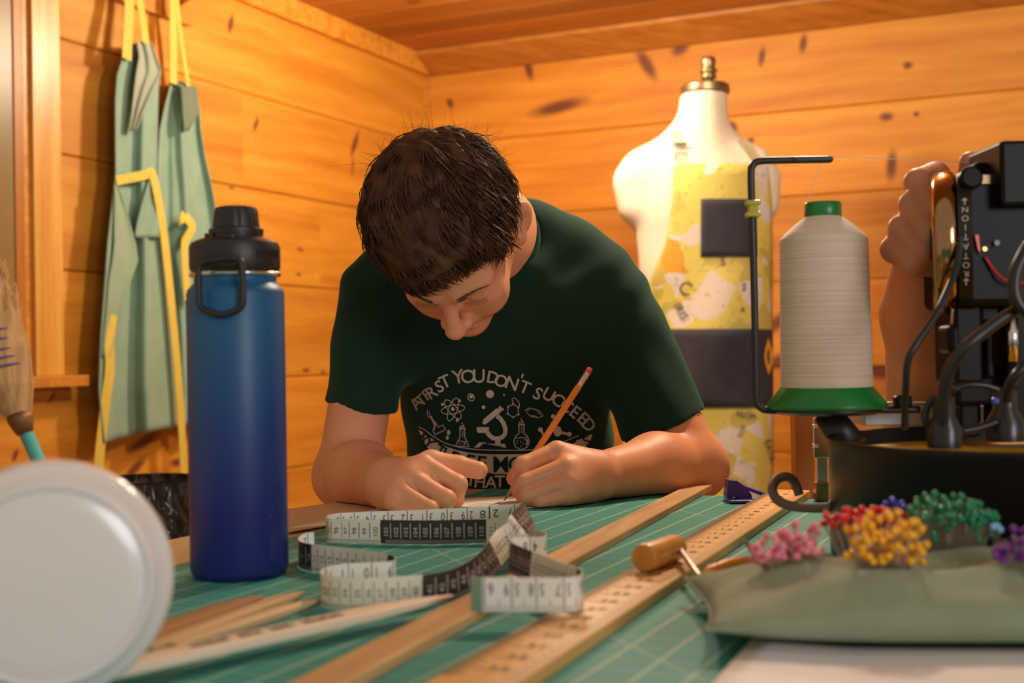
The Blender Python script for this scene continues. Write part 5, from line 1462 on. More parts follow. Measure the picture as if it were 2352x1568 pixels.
bn = P(335, 1100, 2.15)
bin_ = empty('waste_bin', (bn.x, bn.y, 0), 'black waste bin lined with a shiny black bag beyond the table', 'bin')
zb = P(335, 1108, 2.15).z; rb_ = 0.092
obj('bin_wall', lathe([(0.07, 0), (rb_ - 0.006, zb - 0.02), (rb_ + 0.003, zb - 0.018), (rb_ + 0.004, zb), (rb_ - 0.004, zb + 0.001), (rb_ - 0.008, zb - 0.02), (0.062, 0.01)], 48, Matrix.Translation((bn.x, bn.y, 0)), True, True), plain('brown_black_plastic', (0.035, 0.022, 0.015), 0.5, noise=0.2), bin_, True)
V, F = [], []
seg, rows_n = 120, 16
for i in range(rows_n):
    t = i / (rows_n - 1)
    for j in range(seg):
        a = 2 * math.pi * j / seg
        w = 0.004 * math.sin(a * 9 + 5 * t) + 0.003 * math.sin(a * 23 + 3 * math.sin(6 * t)) + 0.0025 * math.sin(a * 41 - 9 * t)
        r = rb_ + 0.006 + w * (0.4 + t) + 0.010 * t
        drop = 0.10 + 0.03 * math.sin(a * 2 + 0.6) + 0.015 * math.sin(5 * a)
        V.append(Vector((bn.x + r * math.cos(a), bn.y + r * math.sin(a), zb + 0.006 - drop * t - (0.012 if t > 0 else 0) )))
for i in range(rows_n - 1):
    for j in range(seg): F.append([i * seg + j, (i + 1) * seg + j, (i + 1) * seg + (j + 1) % seg, i * seg + (j + 1) % seg])
obj('bag_liner', (V, F), plain('black_film', (0.02, 0.017, 0.015), 0.16, noise=0.1), bin_, True)
V, F = [], []
for i in range(8):
    t = i / 7
    for j in range(seg):
        a = 2 * math.pi * j / seg
        w = 0.0015 * math.sin(a * 17 + 5 * t) + 0.001 * math.sin(a * 31)
        V.append(Vector((bn.x + (rb_ - 0.004 - 0.03 * t * t + w) * math.cos(a), bn.y + (rb_ - 0.004 - 0.03 * t * t + w) * math.sin(a), zb + 0.008 - 0.12 * t)))
for i in range(7):
    for j in range(seg): F.append([i * seg + j, i * seg + (j + 1) % seg, (i + 1) * seg + (j + 1) % seg, (i + 1) * seg + j])
obj('bag_inside', (V, F), MATS['black_film'], bin_, True)
# ================================================================== the boy at the table
def A3(px, py, Y): return np.array(P(px, py, Y))
# ---- head frame: local x = his right, y = where the nose points, z = crown
HP, HR, HYAW = R(65), R(28), R(-29)
def head_matrix(center, pitch, roll, yaw):
    X0, Y0, Z0 = Vector((-1, 0, 0)), Vector((0, -1, 0)), Vector((0, 0, 1))
    Rm = Matrix.Rotation(-roll, 3, 'Y') @ Matrix.Rotation(pitch, 3, 'X') @ Matrix.Rotation(yaw, 3, 'Z')
    M = Matrix((Rm @ X0, Rm @ Y0, Rm @ Z0)).transposed().to_4x4(); M.translation = Vector(center)
    return M
HS = 0.885                                   # size of the head
HM = head_matrix(P(1043, 540, 1.385), HP, HR, HYAW)
HM3 = np.array(HM.to_3x3())
def hl(x, y, z): return np.array(HM @ (Vector((x, y, z)) * HS))
def add_head(o, hl, HM3, s):
    def bl(c, r, k=0.012, op='u', rot=None):
        Mx = HM3 if rot is None else HM3 @ np.array(rot)
        o.ball(hl(*c), np.array(r) * s, k * s, op, Mx)
    def cn(a, b, ra, rb, k=0.01, op='u'): o.cone(hl(*a), hl(*b), ra * s, rb * s, k * s, op)
    bl((0, -0.016, 0.036), (0.074, 0.096, 0.084), 0.0)                     # cranium
    bl((0, 0.030, 0.020), (0.066, 0.066, 0.066), 0.02)                      # forehead
    bl((0, 0.038, -0.035), (0.060, 0.056, 0.062), 0.02)                     # cheeks, mid face
    bl((0, 0.034, -0.066), (0.050, 0.052, 0.044), 0.02)                     # jaw
    cn((-0.046, -0.005, -0.052), (0, 0.068, -0.092), 0.020, 0.020, 0.02)
    cn((0.046, -0.005, -0.052), (0, 0.068, -0.092), 0.020, 0.020, 0.02)
    bl((0, 0.074, -0.094), (0.021, 0.017, 0.016), 0.015)                    # chin
    for sx in (-1, 1):
        bl((sx * 0.040, 0.066, -0.020), (0.022, 0.018, 0.017), 0.016)       # cheek bone
        bl((sx * 0.036, 0.058, -0.045), (0.024, 0.026, 0.026), 0.016)       # cheek
        cn((sx * 0.014, 0.089, 0.020), (sx * 0.046, 0.074, 0.023), 0.010, 0.009, 0.014)   # brow ridge
        bl((sx * 0.031, 0.100, 0.001), (0.017, 0.015, 0.0115), 0.012, 's')  # eye socket
        bl((sx * 0.031, 0.0765, 0.001), (0.0150, 0.0140, 0.0125), 0.003)    # eyeball under the lid
        cn((sx * 0.019, 0.0885, -0.0045), (sx * 0.043, 0.0835, -0.0035), 0.0022, 0.0022, 0.003)  # lid edge
        cn((sx * 0.018, 0.0900, 0.0085), (sx * 0.044, 0.0830, 0.0090), 0.0026, 0.0026, 0.005)    # lid fold
    cn((0, 0.091, 0.012), (0, 0.1140, -0.030), 0.0072, 0.0102, 0.010)        # nose bridge
    bl((0, 0.1145, -0.0335), (0.0128, 0.0115, 0.0108), 0.006)                # nose tip
    for sx in (-1, 1):
        bl((sx * 0.0122, 0.1010, -0.0375), (0.0085, 0.0105, 0.0078), 0.005) # nose wings
        bl((sx * 0.0062, 0.1040, -0.0452), (0.0038, 0.0060, 0.0036), 0.002, 's')
    bl((0, 0.090, -0.052), (0.020, 0.012, 0.012), 0.01)
    cn((-0.019, 0.086, -0.0640), (0.019, 0.086, -0.0640), 0.0050, 0.0050, 0.004)
    cn((-0.008, 0.0945, -0.0620), (0.008, 0.0945, -0.0620), 0.0045, 0.0045, 0.005)   # upper lip
    cn((-0.013, 0.0905, -0.0715), (0.013, 0.0905, -0.0715), 0.0055, 0.0055, 0.005)   # lower lip
    for sx in (-1, 1):                                                       # ears
        c, sn = math.cos(R(34) * sx), math.sin(R(34) * sx)
        rot = [[c, -sn, 0], [sn, c, 0], [0, 0, 1]]
        bl((sx * 0.0845, -0.016, 0.002), (0.0062, 0.0205, 0.0330), 0.006, rot=rot)
        bl((sx * 0.0790, -0.004, -0.026), (0.0065, 0.0095, 0.0125), 0.006, rot=rot)
        bl((sx * 0.0905, -0.011, 0.004), (0.0052, 0.0110, 0.0190), 0.003, 's', rot=rot)
        bl((sx * 0.0800, 0.0035, -0.006), (0.0045, 0.0050, 0.0070), 0.004)
body = Organic()
add_head(body, hl, HM3, HS)
# neck, shoulders, chest (mostly under the shirt)
nb0, nb1 = hl(0, -0.028, -0.045), A3(1128, 575, 1.545)
body.cone(nb0, nb1, 0.050, 0.056, 0.02)
body.cone(hl(0, -0.05, -0.02), A3(1140, 520, 1.56), 0.040, 0.050, 0.03)
body.cone(A3(1050, 650, 1.57), A3(1290, 650, 1.59), 0.040, 0.040, 0.035)
SHL, ELL, WRL = A3(862, 700, 1.575), A3(801, 1082, 1.49), A3(893, 1110, 1.335)
SHR, ELR, WRR = A3(1405, 700, 1.60), A3(1584, 1060, 1.52), A3(1372, 1092, 1.390)
body.cone(A3(1060, 670, 1.575), SHL, 0.040, 0.036, 0.02)
body.cone(A3(1280, 670, 1.59), SHR, 0.040, 0.036, 0.02)
body.cone(A3(1150, 690, 1.60), A3(1165, 800, 1.63), 0.060, 0.060, 0.03)
# upper arms
body.cone(SHL, ELL, 0.038, 0.037, 0.02)
body.cone(SHR, ELR, 0.040, 0.039, 0.02)
# forearms: fuller below the elbow, thin at the wrist
mL_ = ELL * 0.62 + WRL * 0.38; mR_ = ELR * 0.62 + WRR * 0.38
body.cone(ELL + np.array([-0.002, 0, -0.002]), mL_, 0.037, 0.036, 0.012); body.cone(mL_, WRL, 0.036, 0.0245, 0.02)
body.cone(ELR + np.array([0.004, 0, -0.004]), mR_, 0.0375, 0.0365, 0.012); body.cone(mR_, WRR, 0.0365, 0.0250, 0.02)
body.ball(ELL + np.array([-0.010, 0.008, -0.012]), 0.029, 0.02); body.ball(ELR + np.array([0.014, 0.004, -0.010]), 0.030, 0.02)

# ---- hand of the right of the photo, holding the pencil
def px3(l): return [A3(*t) for t in l]
FR = 0.0094
IM, MM, RM_, PM = A3(1279, 1036, 1.372), A3(1300, 1070, 1.352), A3(1306, 1106, 1.342), A3(1308, 1136, 1.340)
for kp, r in ((IM, 0.0112), (MM, 0.0104), (RM_, 0.0098), (PM, 0.0092)):
    body.cone(WRR + (kp - WRR) * 0.15, kp, 0.0185, r, 0.016)
body.ball((WRR + IM + PM) / 3 + np.array([-0.004, 0.010, 0.0]), (0.028, 0.018, 0.026), 0.015)
body.cone(A3(1330, 1128, 1.372), A3(1290, 1146, 1.352), 0.0150, 0.0120, 0.012)     # heel of the hand
body.chain(px3([(1279, 1036, 1.372), (1200, 1068, 1.352), (1188, 1088, 1.372), (1186, 1106, 1.386)]), [0.0106, 0.0092, 0.0082, 0.0072], 0.004)
body.chain(px3([(1300, 1070, 1.352), (1204, 1108, 1.340), (1194, 1126, 1.362), (1198, 1130, 1.378)]), [0.0098, 0.0092, 0.0084, 0.0074], 0.0022)
body.chain(px3([(1306, 1106, 1.342), (1212, 1138, 1.336), (1206, 1150, 1.358), (1225, 1146, 1.378)]), [0.0094, 0.0086, 0.0078, 0.0070], 0.0022)
body.chain(px3([(1308, 1136, 1.340), (1240, 1152, 1.337), (1226, 1157, 1.352), (1240, 1154, 1.368)]), [0.0088, 0.0078, 0.0070, 0.0064], 0.0022)
body.chain(px3([(1325, 1085, 1.400), (1262, 1082, 1.410), (1212, 1086, 1.402), (1180, 1098, 1.392)]), [0.0150, 0.0120, 0.0102, 0.0085], 0.010)
# ---- hand of the left of the photo: loose fist, thumb along the top
K1, K2, K3, K4 = A3(972, 1066, 1.328), A3(936, 1092, 1.312), A3(912, 1124, 1.300), A3(902, 1150, 1.297)
for kp, r in ((K1, 0.0114), (K2, 0.0108), (K3, 0.0102), (K4, 0.0094)):
    body.cone(WRL + (kp - WRL) * 0.1, kp, 0.0185, r, 0.016)
body.ball((K1 + K2 + K3 + K4) / 4 + np.array([0.012, 0.016, -0.004]), (0.026, 0.020, 0.022), 0.012)
body.chain(px3([(972, 1066, 1.328), (1052, 1112, 1.318), (1046, 1146, 1.340), (1018, 1150, 1.356)]), [0.0108, 0.0098, 0.0088, 0.0076], 0.003)
body.chain(px3([(936, 1092, 1.312), (1026, 1146, 1.300), (1020, 1165, 1.325), (995, 1160, 1.345)]), [0.0104, 0.0096, 0.0086, 0.0074], 0.0022)
body.chain(px3([(912, 1124, 1.300), (988, 1170, 1.288), (986, 1178, 1.310), (965, 1170, 1.330)]), [0.0098, 0.0089, 0.0080, 0.0070], 0.0022)
body.chain(px3([(902, 1150, 1.297), (946, 1178, 1.286), (950, 1182, 1.305), (935, 1176, 1.322)]), [0.0090, 0.0080, 0.0072, 0.0065], 0.0022)
body.chain(px3([(930, 1090, 1.355), (990, 1062, 1.366), (1052, 1070, 1.366), (1100, 1080, 1.362)]), [0.0150, 0.0135, 0.0112, 0.0098], 0.010)
# nothing sinks into the table
body.half((0, 0, ZT + 0.0012), (0, 0, -1), 0.003, rad=10) if False else None
BV, BF = body.mesh(0.0016)
BV = relax(BV, BF, 1, 0.3)
tz = ZT + 0.0018
onT = (BV[:, 2] < tz) & (BV @ np.array(U) < eB + 0.0) & (BV @ np.array(V_) > eL)
BV[onT, 2] = tz

def skin_mat(name, base, dark):
    m, nt, N, L, b = new_mat(name)
    tc = N.new('ShaderNodeTexCoord')
    nz = N.new('ShaderNodeTexNoise'); nz.inputs['Scale'].default_value = 14; nz.inputs['Detail'].default_value = 5; L.new(tc.outputs['Object'], nz.inputs['Vector'])
    rp = N.new('ShaderNodeValToRGB'); rp.color_ramp.elements[0].position = 0.3; rp.color_ramp.elements[1].position = 0.72
    rp.color_ramp.elements[0].color = c4(dark); rp.color_ramp.elements[1].color = c4(base)
    L.new(nz.outputs[0], rp.inputs[0]); L.new(rp.outputs[0], b.inputs['Base Color'])
    b.inputs['Roughness'].default_value = 0.48; b.inputs['Specular IOR Level'].default_value = 0.35
    b.inputs['Subsurface Weight'].default_value = 0.18; b.inputs['Subsurface Radius'].default_value = (0.010, 0.004, 0.002); b.inputs['Subsurface Scale'].default_value = 0.6
    n2 = N.new('ShaderNodeTexNoise'); n2.inputs['Scale'].default_value = 420; L.new(tc.outputs['Object'], n2.inputs['Vector'])
    bp = N.new('ShaderNodeBump'); bp.inputs['Strength'].default_value = 0.10; bp.inputs['Distance'].default_value = 0.001; L.new(n2.outputs[0], bp.inputs['Height']); L.new(bp.outputs[0], b.inputs['Normal'])
    return m
M_SKIN = skin_mat('skin_light', (0.80, 0.385, 0.205), (0.72, 0.30, 0.145))
boy = fast_obj('person', BV, BF, M_SKIN)
tag(boy, 'boy in a green t-shirt bending over the table and drawing with a pencil', 'person')

# ---- t-shirt
sh = Organic()
FY = np.diag([1, 0.70, 1])
sh.cone(A3(1150, 760, 1.615), A3(1182, 1140, 1.70), 0.140, 0.134, 0.0, M=FY)          # trunk
sh.cone(A3(1080, 690, 1.575), A3(1230, 690, 1.60), 0.085, 0.085, 0.038)               # upper chest
sh.cone(A3(1128, 560, 1.575), A3(1135, 680, 1.585), 0.060, 0.085, 0.035)              # shoulder yoke, collar
sh.cone(A3(1235, 560, 1.585), A3(1350, 620, 1.60), 0.048, 0.050, 0.035)
sh.cone(A3(1040, 580, 1.565), A3(905, 650, 1.57), 0.048, 0.048, 0.035)
hemL, hemR = A3(829, 936, 1.525), A3(1522, 972, 1.548)
sh.cone(SHL + np.array([0.004, 0, 0.006]), hemL, 0.0500, 0.0450, 0.03)
sh.cone(SHR + np.array([-0.002, 0, 0.006]), hemR + (hemR - SHR) * 0.10, 0.0535, 0.0540, 0.03)
sh.cone(A3(1290, 720, 1.60), A3(1440, 830, 1.59), 0.05, 0.05, 0.03)
sh.cone(A3(985, 720, 1.575), A3(880, 800, 1.56), 0.045, 0.045, 0.03)
# clean hems
dL = (hemL - SHL) / np.linalg.norm(hemL - SHL); nL = np.array([-0.17, 0.04, -1.0]); nL /= np.linalg.norm(nL)
dR = (hemR - SHR) / np.linalg.norm(hemR - SHR); nR = np.array([0.40, 0.10, -1.0]); nR /= np.linalg.norm(nR)
def local_cut(o, c, n, rad):
    """cut by a plane, but only inside a ball"""
    c = np.array(c)
    f = lambda X: np.minimum((X - c) @ n, rad - np.linalg.norm(X - c, axis=1))
    o.p.append(('i', 0.0, f, c, rad + 0.05))
local_cut(sh, hemL, nL, 0.085)
local_cut(sh, hemR, nR, 0.095)
# neck opening
sh.ball(A3(1140, 535, 1.520), (0.050, 0.050, 0.050), 0.006, 's')
sh.cone(nb0, A3(1135, 555, 1.53), 0.048, 0.050, 0.004, 's')
def folds(X):
    x, y, z = X[:, 0], X[:, 1], X[:, 2]
    f = 0.0016 * np.sin(62 * z + 45 * x + 2 * np.sin(30 * x)) * np.clip((z - ZT - 0.02) * 8, 0, 1)
    f += 0.0012 * np.sin(95 * (x * 0.8 - z * 0.6) + 3 * np.sin(25 * z))
    # drag lines from the armpits
    f += 0.0018 * np.sin(120 * (x + 0.35 * z)) * np.exp(-((x + 0.06) / 0.05) ** 2) * np.exp(-((z - ZT - 0.12) / 0.10) ** 2)
    return f
SV, SF = sh.mesh(0.0028, warp=folds)
SV = relax(SV, SF, 2, 0.5)
onT = (SV[:, 2] < ZT + 0.002) & (SV @ np.array(U) < eB) & (SV @ np.array(V_) > eL)
SV[onT, 2] = ZT + 0.002
def shirt_mat():
    m, nt, N, L, b = new_mat('shirt_green')
    tc = N.new('ShaderNodeTexCoord')
    nz = N.new('ShaderNodeTexNoise'); nz.inputs['Scale'].default_value = 9; L.new(tc.outputs['Object'], nz.inputs['Vector'])
    rp = N.new('ShaderNodeValToRGB'); rp.color_ramp.elements[0].color = c4((0.005, 0.021, 0.012)); rp.color_ramp.elements[1].color = c4((0.008, 0.031, 0.018))
    L.new(nz.outputs[0], rp.inputs[0]); L.new(rp.outputs[0], b.inputs['Base Color'])
    b.inputs['Roughness'].default_value = 0.85; b.inputs['Specular IOR Level'].default_value = 0.2
    b.inputs['Sheen Weight'].default_value = 0.22; b.inputs['Sheen Tint'].default_value = c4((0.25, 0.75, 0.55))
    n2 = N.new('ShaderNodeTexNoise'); n2.inputs['Scale'].default_value = 900; L.new(tc.outputs['Object'], n2.inputs['Vector'])
    bp = N.new('ShaderNodeBump'); bp.inputs['Strength'].default_value = 0.25; bp.inputs['Distance'].default_value = 0.001; L.new(n2.outputs[0], bp.inputs['Height']); L.new(bp.outputs[0], b.inputs['Normal'])
    return m
M_SHIRT = shirt_mat()
shirt = fast_obj('t_shirt', SV, SF, M_SHIRT, boy); shirt['label'] = 'dark green cotton t-shirt with a white science print'
stree = BVHTree.FromPolygons(SV.tolist(), SF.tolist())

# ---- the print on the chest (drawn in the plane of the photo, laid on the cloth)
def on_shirt(px, py, lift=0.0009):
    d = ray(px, py).normalized()
    h = stree.ray_cast(CAM_P, d)
    if h[0] is None: return None
    return h[0] - d * lift
def crop8(x, y): return (940 + x / 5.113, 830 + y / 5.113)
PRN = []          # (pts px, faces)
def pr_poly(pts): PRN.append(([crop8(*p) for p in pts], [list(range(len(pts)))]))
def pr_stroke(pts, w, closed=False):
    pts = [np.array(p, float) for p in pts]
    if closed: pts = pts + [pts[0]]
    # resample
    out = [pts[0]]
    for a, b_ in zip(pts[:-1], pts[1:]):
        n = max(1, int(np.linalg.norm(b_ - a) / 40))
        for k in range(1, n + 1): out.append(a + (b_ - a) * k / n)
    V = []
    for i in range(len(out)):
        t = out[min(i + 1, len(out) - 1)] - out[max(i - 1, 0)]
        if closed and i in (0, len(out) - 1): t = out[1] - out[-2]
        t = t / (np.linalg.norm(t) + 1e-9); n = np.array([-t[1], t[0]])
        V += [crop8(*(out[i] + n * w / 2)), crop8(*(out[i] - n * w / 2))]
    PRN.append((V, [[2 * i, 2 * i + 1, 2 * i + 3, 2 * i + 2] for i in range(len(out) - 1)]))
def pr_disc(x, y, rx, ry=None, n=16):
    ry = ry or rx
    V = [(x, y)] + [(x + rx * math.cos(2 * math.pi * k / n), y + ry * math.sin(2 * math.pi * k / n)) for k in range(n)]
    PRN.append(([crop8(*p) for p in V], [[0, 1 + k, 1 + (k + 1) % n] for k in range(n)]))
def pr_ellipse(x, y, rx, ry, rot, w, n=40):
    c, s = math.cos(R(rot)), math.sin(R(rot))
    pr_stroke([(x + rx * math.cos(2 * math.pi * k / n) * c - ry * math.sin(2 * math.pi * k / n) * s, y + rx * math.cos(2 * math.pi * k / n) * s + ry * math.sin(2 * math.pi * k / n) * c) for k in range(n)], w, True)
def pr_text(ch, x, y, size, rot, sx=1.0, dst=None):
    gv, gf = glyph(ch, 0.012); c, s = math.cos(R(rot)), math.sin(R(rot))
    V = []
    for v in gv:
        a, b_ = v[0] * size * sx, -(v[1] - 0.35) * size
        V.append(crop8(x + a * c - b_ * s, y + a * s + b_ * c))
    (PRN if dst is None else dst).append((V, gf))
for (ch_, x, y, rot, sz) in [('A', 78, 488, -48, 190), ('T', 138, 452, -42, 190), ('F', 205, 385, -36, 180), ('R', 262, 358, -33, 200), ('S', 352, 290, -28, 200), ('T', 420, 232, -24, 210), ('Y', 572, 175, -10, 225), ('O', 690, 172, -4, 225), ('U', 818, 168, 0, 225), ('D', 985, 185, 10, 200), ('O', 1078, 225, 14, 200), ('N', 1208, 255, 18, 210), ("'", 1312, 215, 20, 200), ('T', 1360, 300, 22, 205), ('S', 1512, 375, 27, 205), ('U', 1640, 388, 30, 205), ('C', 1748, 450, 34, 205), ('C', 1850, 515, 36, 205), ('E', 1952, 592, 39, 205), ('E', 2045, 665, 42, 205), ('D', 2112, 742, 46, 205)]:
    pr_text(ch_, x, y, sz, rot)
# atom
for rot in (8, 68, 128): pr_ellipse(512, 562, 140, 50, rot - 30 + 12, 9)
pr_disc(512, 558, 22); pr_disc(390, 503, 18); pr_disc(590, 460, 18); pr_disc(563, 690, 18)
# bubbles
pr_ellipse(725, 420, 44, 36, 60, 10); pr_disc(728, 412, 22); pr_disc(948, 382, 48); pr_disc(872, 537, 22); pr_disc(1113, 393, 11)
# microscope
pr_poly([(1060, 515), (1112, 560), (1098, 580), (1078, 578), (1070, 600), (900, 735), (880, 742), (858, 722), (870, 700), (868, 682), (1020, 552), (1042, 556)])
pr_stroke([(1030, 640), (1060, 660), (1105, 720), (1130, 790), (1125, 850), (1090, 890), (1040, 905), (985, 900), (945, 870), (915, 830)], 52)
pr_poly([(793, 768), (935, 768), (935, 812), (895, 838), (812, 838), (793, 820)])
pr_stroke([(1040, 900), (1040, 970)], 62)
pr_poly([(805, 965), (825, 948), (892, 948), (905, 965), (1120, 965), (1143, 1010), (762, 1010)])
# flasks
def flask(x, y, rnd):
    pr_stroke([(x - 38, y), (x + 38, y)], 18)
    if rnd:
        pr_stroke([(x - 30, y + 5), (x - 30, y + 105), (x - 70, y + 140), (x - 92, y + 200), (x - 70, y + 265), (x, y + 298), (x + 70, y + 265), (x + 92, y + 200), (x + 70, y + 140), (x + 30, y + 105), (x + 30, y + 5)], 11)
        pr_stroke([(x - 70, y + 155), (x - 40, y + 162), (x, y + 150), (x + 40, y + 160), (x + 70, y + 152)], 8)
        for k, (a, b_) in enumerate([(-45, 195), (-10, 205), (40, 180), (-55, 225), (-5, 260), (20, 225)]): pr_disc(x + a, y + b_, 7)
        pr_stroke([(x + 60, y + 175), (x + 68, y + 205), (x + 55, y + 245)], 18)
    else:
        pr_stroke([(x - 28, y + 5), (x - 28, y + 105), (x - 82, y + 205), (x + 82, y + 215), (x + 28, y + 105), (x + 28, y + 5)], 10)
        pr_stroke([(x - 58, y + 150), (x - 20, y + 145), (x + 20, y + 158), (x + 50, y + 150)], 7)
        for (a, b_) in [(-40, 180), (-15, 170), (10, 190), (35, 185)]: pr_disc(x + a, y + b_, 6)
        pr_stroke([(x + 20, y + 160), (x + 38, y + 195)], 12)
    for k in range(5): pr_stroke([(x - 8, y + 28 + 17 * k), (x + 14, y + 28 + 17 * k)], 6)
    for (a, b_, r) in [(-18, -25, 10), (12, -32, 12), (-2, -58, 9)]: pr_disc(x + a, y + b_, r)
flask(624, 785, False); flask(1318, 738, True)
# molecules
pr_stroke([(1220, 500), (1280, 540), (1282, 620), (1218, 655), (1155, 612), (1162, 530)], 9, True)
for p in [(1220, 500), (1280, 540), (1282, 620), (1218, 655), (1155, 612), (1162, 530)]: pr_disc(p[0], p[1], 12)
pr_stroke([(1220, 500), (1205, 440), (1235, 425), (1285, 470), (1295, 520), (1280, 540)], 8)
pr_stroke([(1360, 570), (1410, 545), (1520, 575), (1578, 635), (1520, 660), (1420, 642)], 8, True); pr_stroke([(1500, 585), (1548, 632)], 6); pr_stroke([(1425, 630), (1500, 645)], 6); pr_stroke([(1382, 575), (1415, 560)], 6)
pr_disc(1742, 820, 48, 62); pr_stroke([(1770, 830), (1880, 855)], 30); pr_disc(1880, 853, 28); pr_stroke([(1545, 800), (1575, 860)], 26); pr_disc(1540, 800, 28); pr_disc(1690, 645, 26)
# tilted flask on the left with drops
pr_stroke([(215, 570), (240, 610), (230, 665), (210, 640)], 8, True); pr_stroke([(250, 640), (300, 740), (290, 800)], 22); pr_stroke([(300, 700), (340, 770), (395, 745), (425, 800), (330, 845), (305, 865), (275, 800)], 12); pr_disc(462, 832, 22, 30); pr_disc(447, 893, 18, 26)
# banner: a white band with the words left dark
pr_stroke([(110, 768), (180, 800), (280, 880), (420, 960), (600, 1010), (800, 1035), (1050, 1042), (1300, 1042), (1500, 1035)], 10)
pr_stroke([(1820, 940), (1900, 905), (1990, 872)], 9)
band = [((110, 800), (150, 905)), ((180, 838), (215, 1010)), ((260, 900), (280, 1085)), ((350, 965), (370, 1150)), ((450, 1005), (470, 1195)), ((560, 1040), (570, 1230)), ((700, 1070), (700, 1270)), ((850, 1085), (850, 1300)), ((1000, 1090), (1000, 1318)), ((1150, 1090), (1150, 1322)), ((1300, 1088), (1300, 1318)), ((1450, 1072), (1460, 1300)), ((1600, 1040), (1625, 1262)), ((1730, 1000), (1780, 1200)), ((1850, 968), (1920, 1128)), ((2000, 915), (2070, 1030)), ((2150, 850), (2140, 900))]
Vb = []
for a, b_ in band: Vb += [crop8(*a), crop8((a[0] + b_[0]) / 2, (a[1] + b_[1]) / 2), crop8(*b_)]
Fb = []
for i in range(len(band) - 1):
    for j in range(2): Fb.append([3 * i + j, 3 * i + 3 + j, 3 * i + 4 + j, 3 * i + 1 + j])
PRN.append((Vb, Fb))
DRK = []
for (ch_, x, y, rot, sz) in [('T', 150, 870, 48, 150), ('R', 180, 905, 46, 160), ('Y', 232, 955, 40, 190), ('T', 365, 1050, 30, 200), ('H', 455, 1095, 24, 200), ('R', 560, 1135, 18, 210), ('E', 720, 1175, 10, 240), ('E', 855, 1195, 5, 250), ('M', 1075, 1205, 0, 260), ('O', 1260, 1205, -2, 250), ('R', 1400, 1190, -8, 250), ('E', 1530, 1160, -14, 240), ('T', 1680, 1110, -20, 210), ('I', 1760, 1075, -24, 200), ('M', 1840, 1045, -26, 190), ('E', 1950, 995, -28, 180), ('S', 2085, 930, -30, 170)]:
    pr_text(ch_, x, y, sz, rot, dst=DRK)
for (ch_, x, y, rot, sz) in [('S', 500, 1330, 14, 170), ('O', 600, 1365, 10, 170), ('T', 725, 1395, 8, 190), ('H', 830, 1410, 5, 200), ('A', 960, 1415, 2, 200), ('T', 1065, 1405, 0, 200)]: pr_text(ch_, x, y, sz, rot)
def lay(lst, lift):
    V, F = [], []
    for v, f in lst:
        pts = [on_shirt(x, y, lift) for x, y in v]
        if any(p is None for p in pts): continue
        if max(p.y for p in pts) - min(p.y for p in pts) > 0.06 or max(p.y for p in pts) > 1.75: continue
        n = len(V); V += pts; F += [[i + n for i in g] for g in f]
    return V, F
M_PRINT = plain('print_offwhite', (0.60, 0.56, 0.48), 0.7, noise=0.08, nscale=120)
obj('white_print', lay(PRN, 0.0018), M_PRINT, shirt); obj('banner_words', lay(DRK, 0.0028), M_SHIRT, shirt)
# collar rib: follows the edge of the neck opening
us_ = [q_ for q_ in sh.p if not (q_[0] == 's')]
hole = [q_ for q_ in sh.p if q_[0] == 's']
d_out = sh.ev(SV, us_); d_hole = np.minimum(hole[0][2](SV), hole[1][2](SV))
edge_v = SV[(np.abs(d_out) < 0.004) & (np.abs(d_hole) < 0.004)]
hc = A3(1138, 545, 1.525); hax = np.array(nb0) - np.array(nb1); hax /= np.linalg.norm(hax)
f1 = np.cross(hax, [0, 0, 1.0]); f1 /= np.linalg.norm(f1); f2 = np.cross(hax, f1)
if len(edge_v) > 50:
    an = np.arctan2((edge_v - hc) @ f2, (edge_v - hc) @ f1)
    ring = []
    for k in range(36):
        m_ = np.abs((an - (-math.pi + 2 * math.pi * (k + 0.5) / 36) + math.pi) % (2 * math.pi) - math.pi) < 0.13
        if m_.sum() > 0: ring.append(edge_v[m_].mean(0))
    ring = np.array(ring)
    for _ in range(4): ring = (np.roll(ring, 1, 0) + 2 * ring + np.roll(ring, -1, 0)) / 4
    rp_ = [Vector(v) for v in ring]
    obj('collar', tube(catmull(rp_, 3, True) + [rp_[0]], 0.0048, 8, False), M_SHIRT, shirt, True)

# ---- hair: a cap close to the skull and several thousand short locks
hair_o = Organic()
hair_o.ball(hl(0.010, -0.012, 0.044), np.array((0.0920, 0.1020, 0.0930)) * HS, 0.0, 'u', HM3)
hair_o.ball(hl(0, 0.034, 0.062), np.array((0.0680, 0.0640, 0.0500)) * HS, 0.02, 'u', HM3)
nrm_h = HM3 @ np.array([-0.42, 0.74, -0.56]); 
hair_o.half(hl(0, 0.086, 0.062), nrm_h, 0.008)
hair_o.half(hl(0, -0.06, -0.050), HM3 @ np.array([0, 0.1, -1.0]), 0.01)
for sx in (-1, 1): hair_o.ball(hl(sx * 0.094, -0.008, -0.006), np.array((0.026, 0.030, 0.040)) * HS, 0.006, 's', HM3)
hn = lambda X: 0.0022 * np.sin(X[:, 0] * 210 + 3 * np.sin(X[:, 2] * 60)) * np.sin(X[:, 2] * 130 + 2 * np.sin(X[:, 1] * 90)) + 0.0012 * np.sin(X[:, 1] * 300 + X[:, 0] * 160)
HV, HF = hair_o.mesh(0.0030, warp=hn)
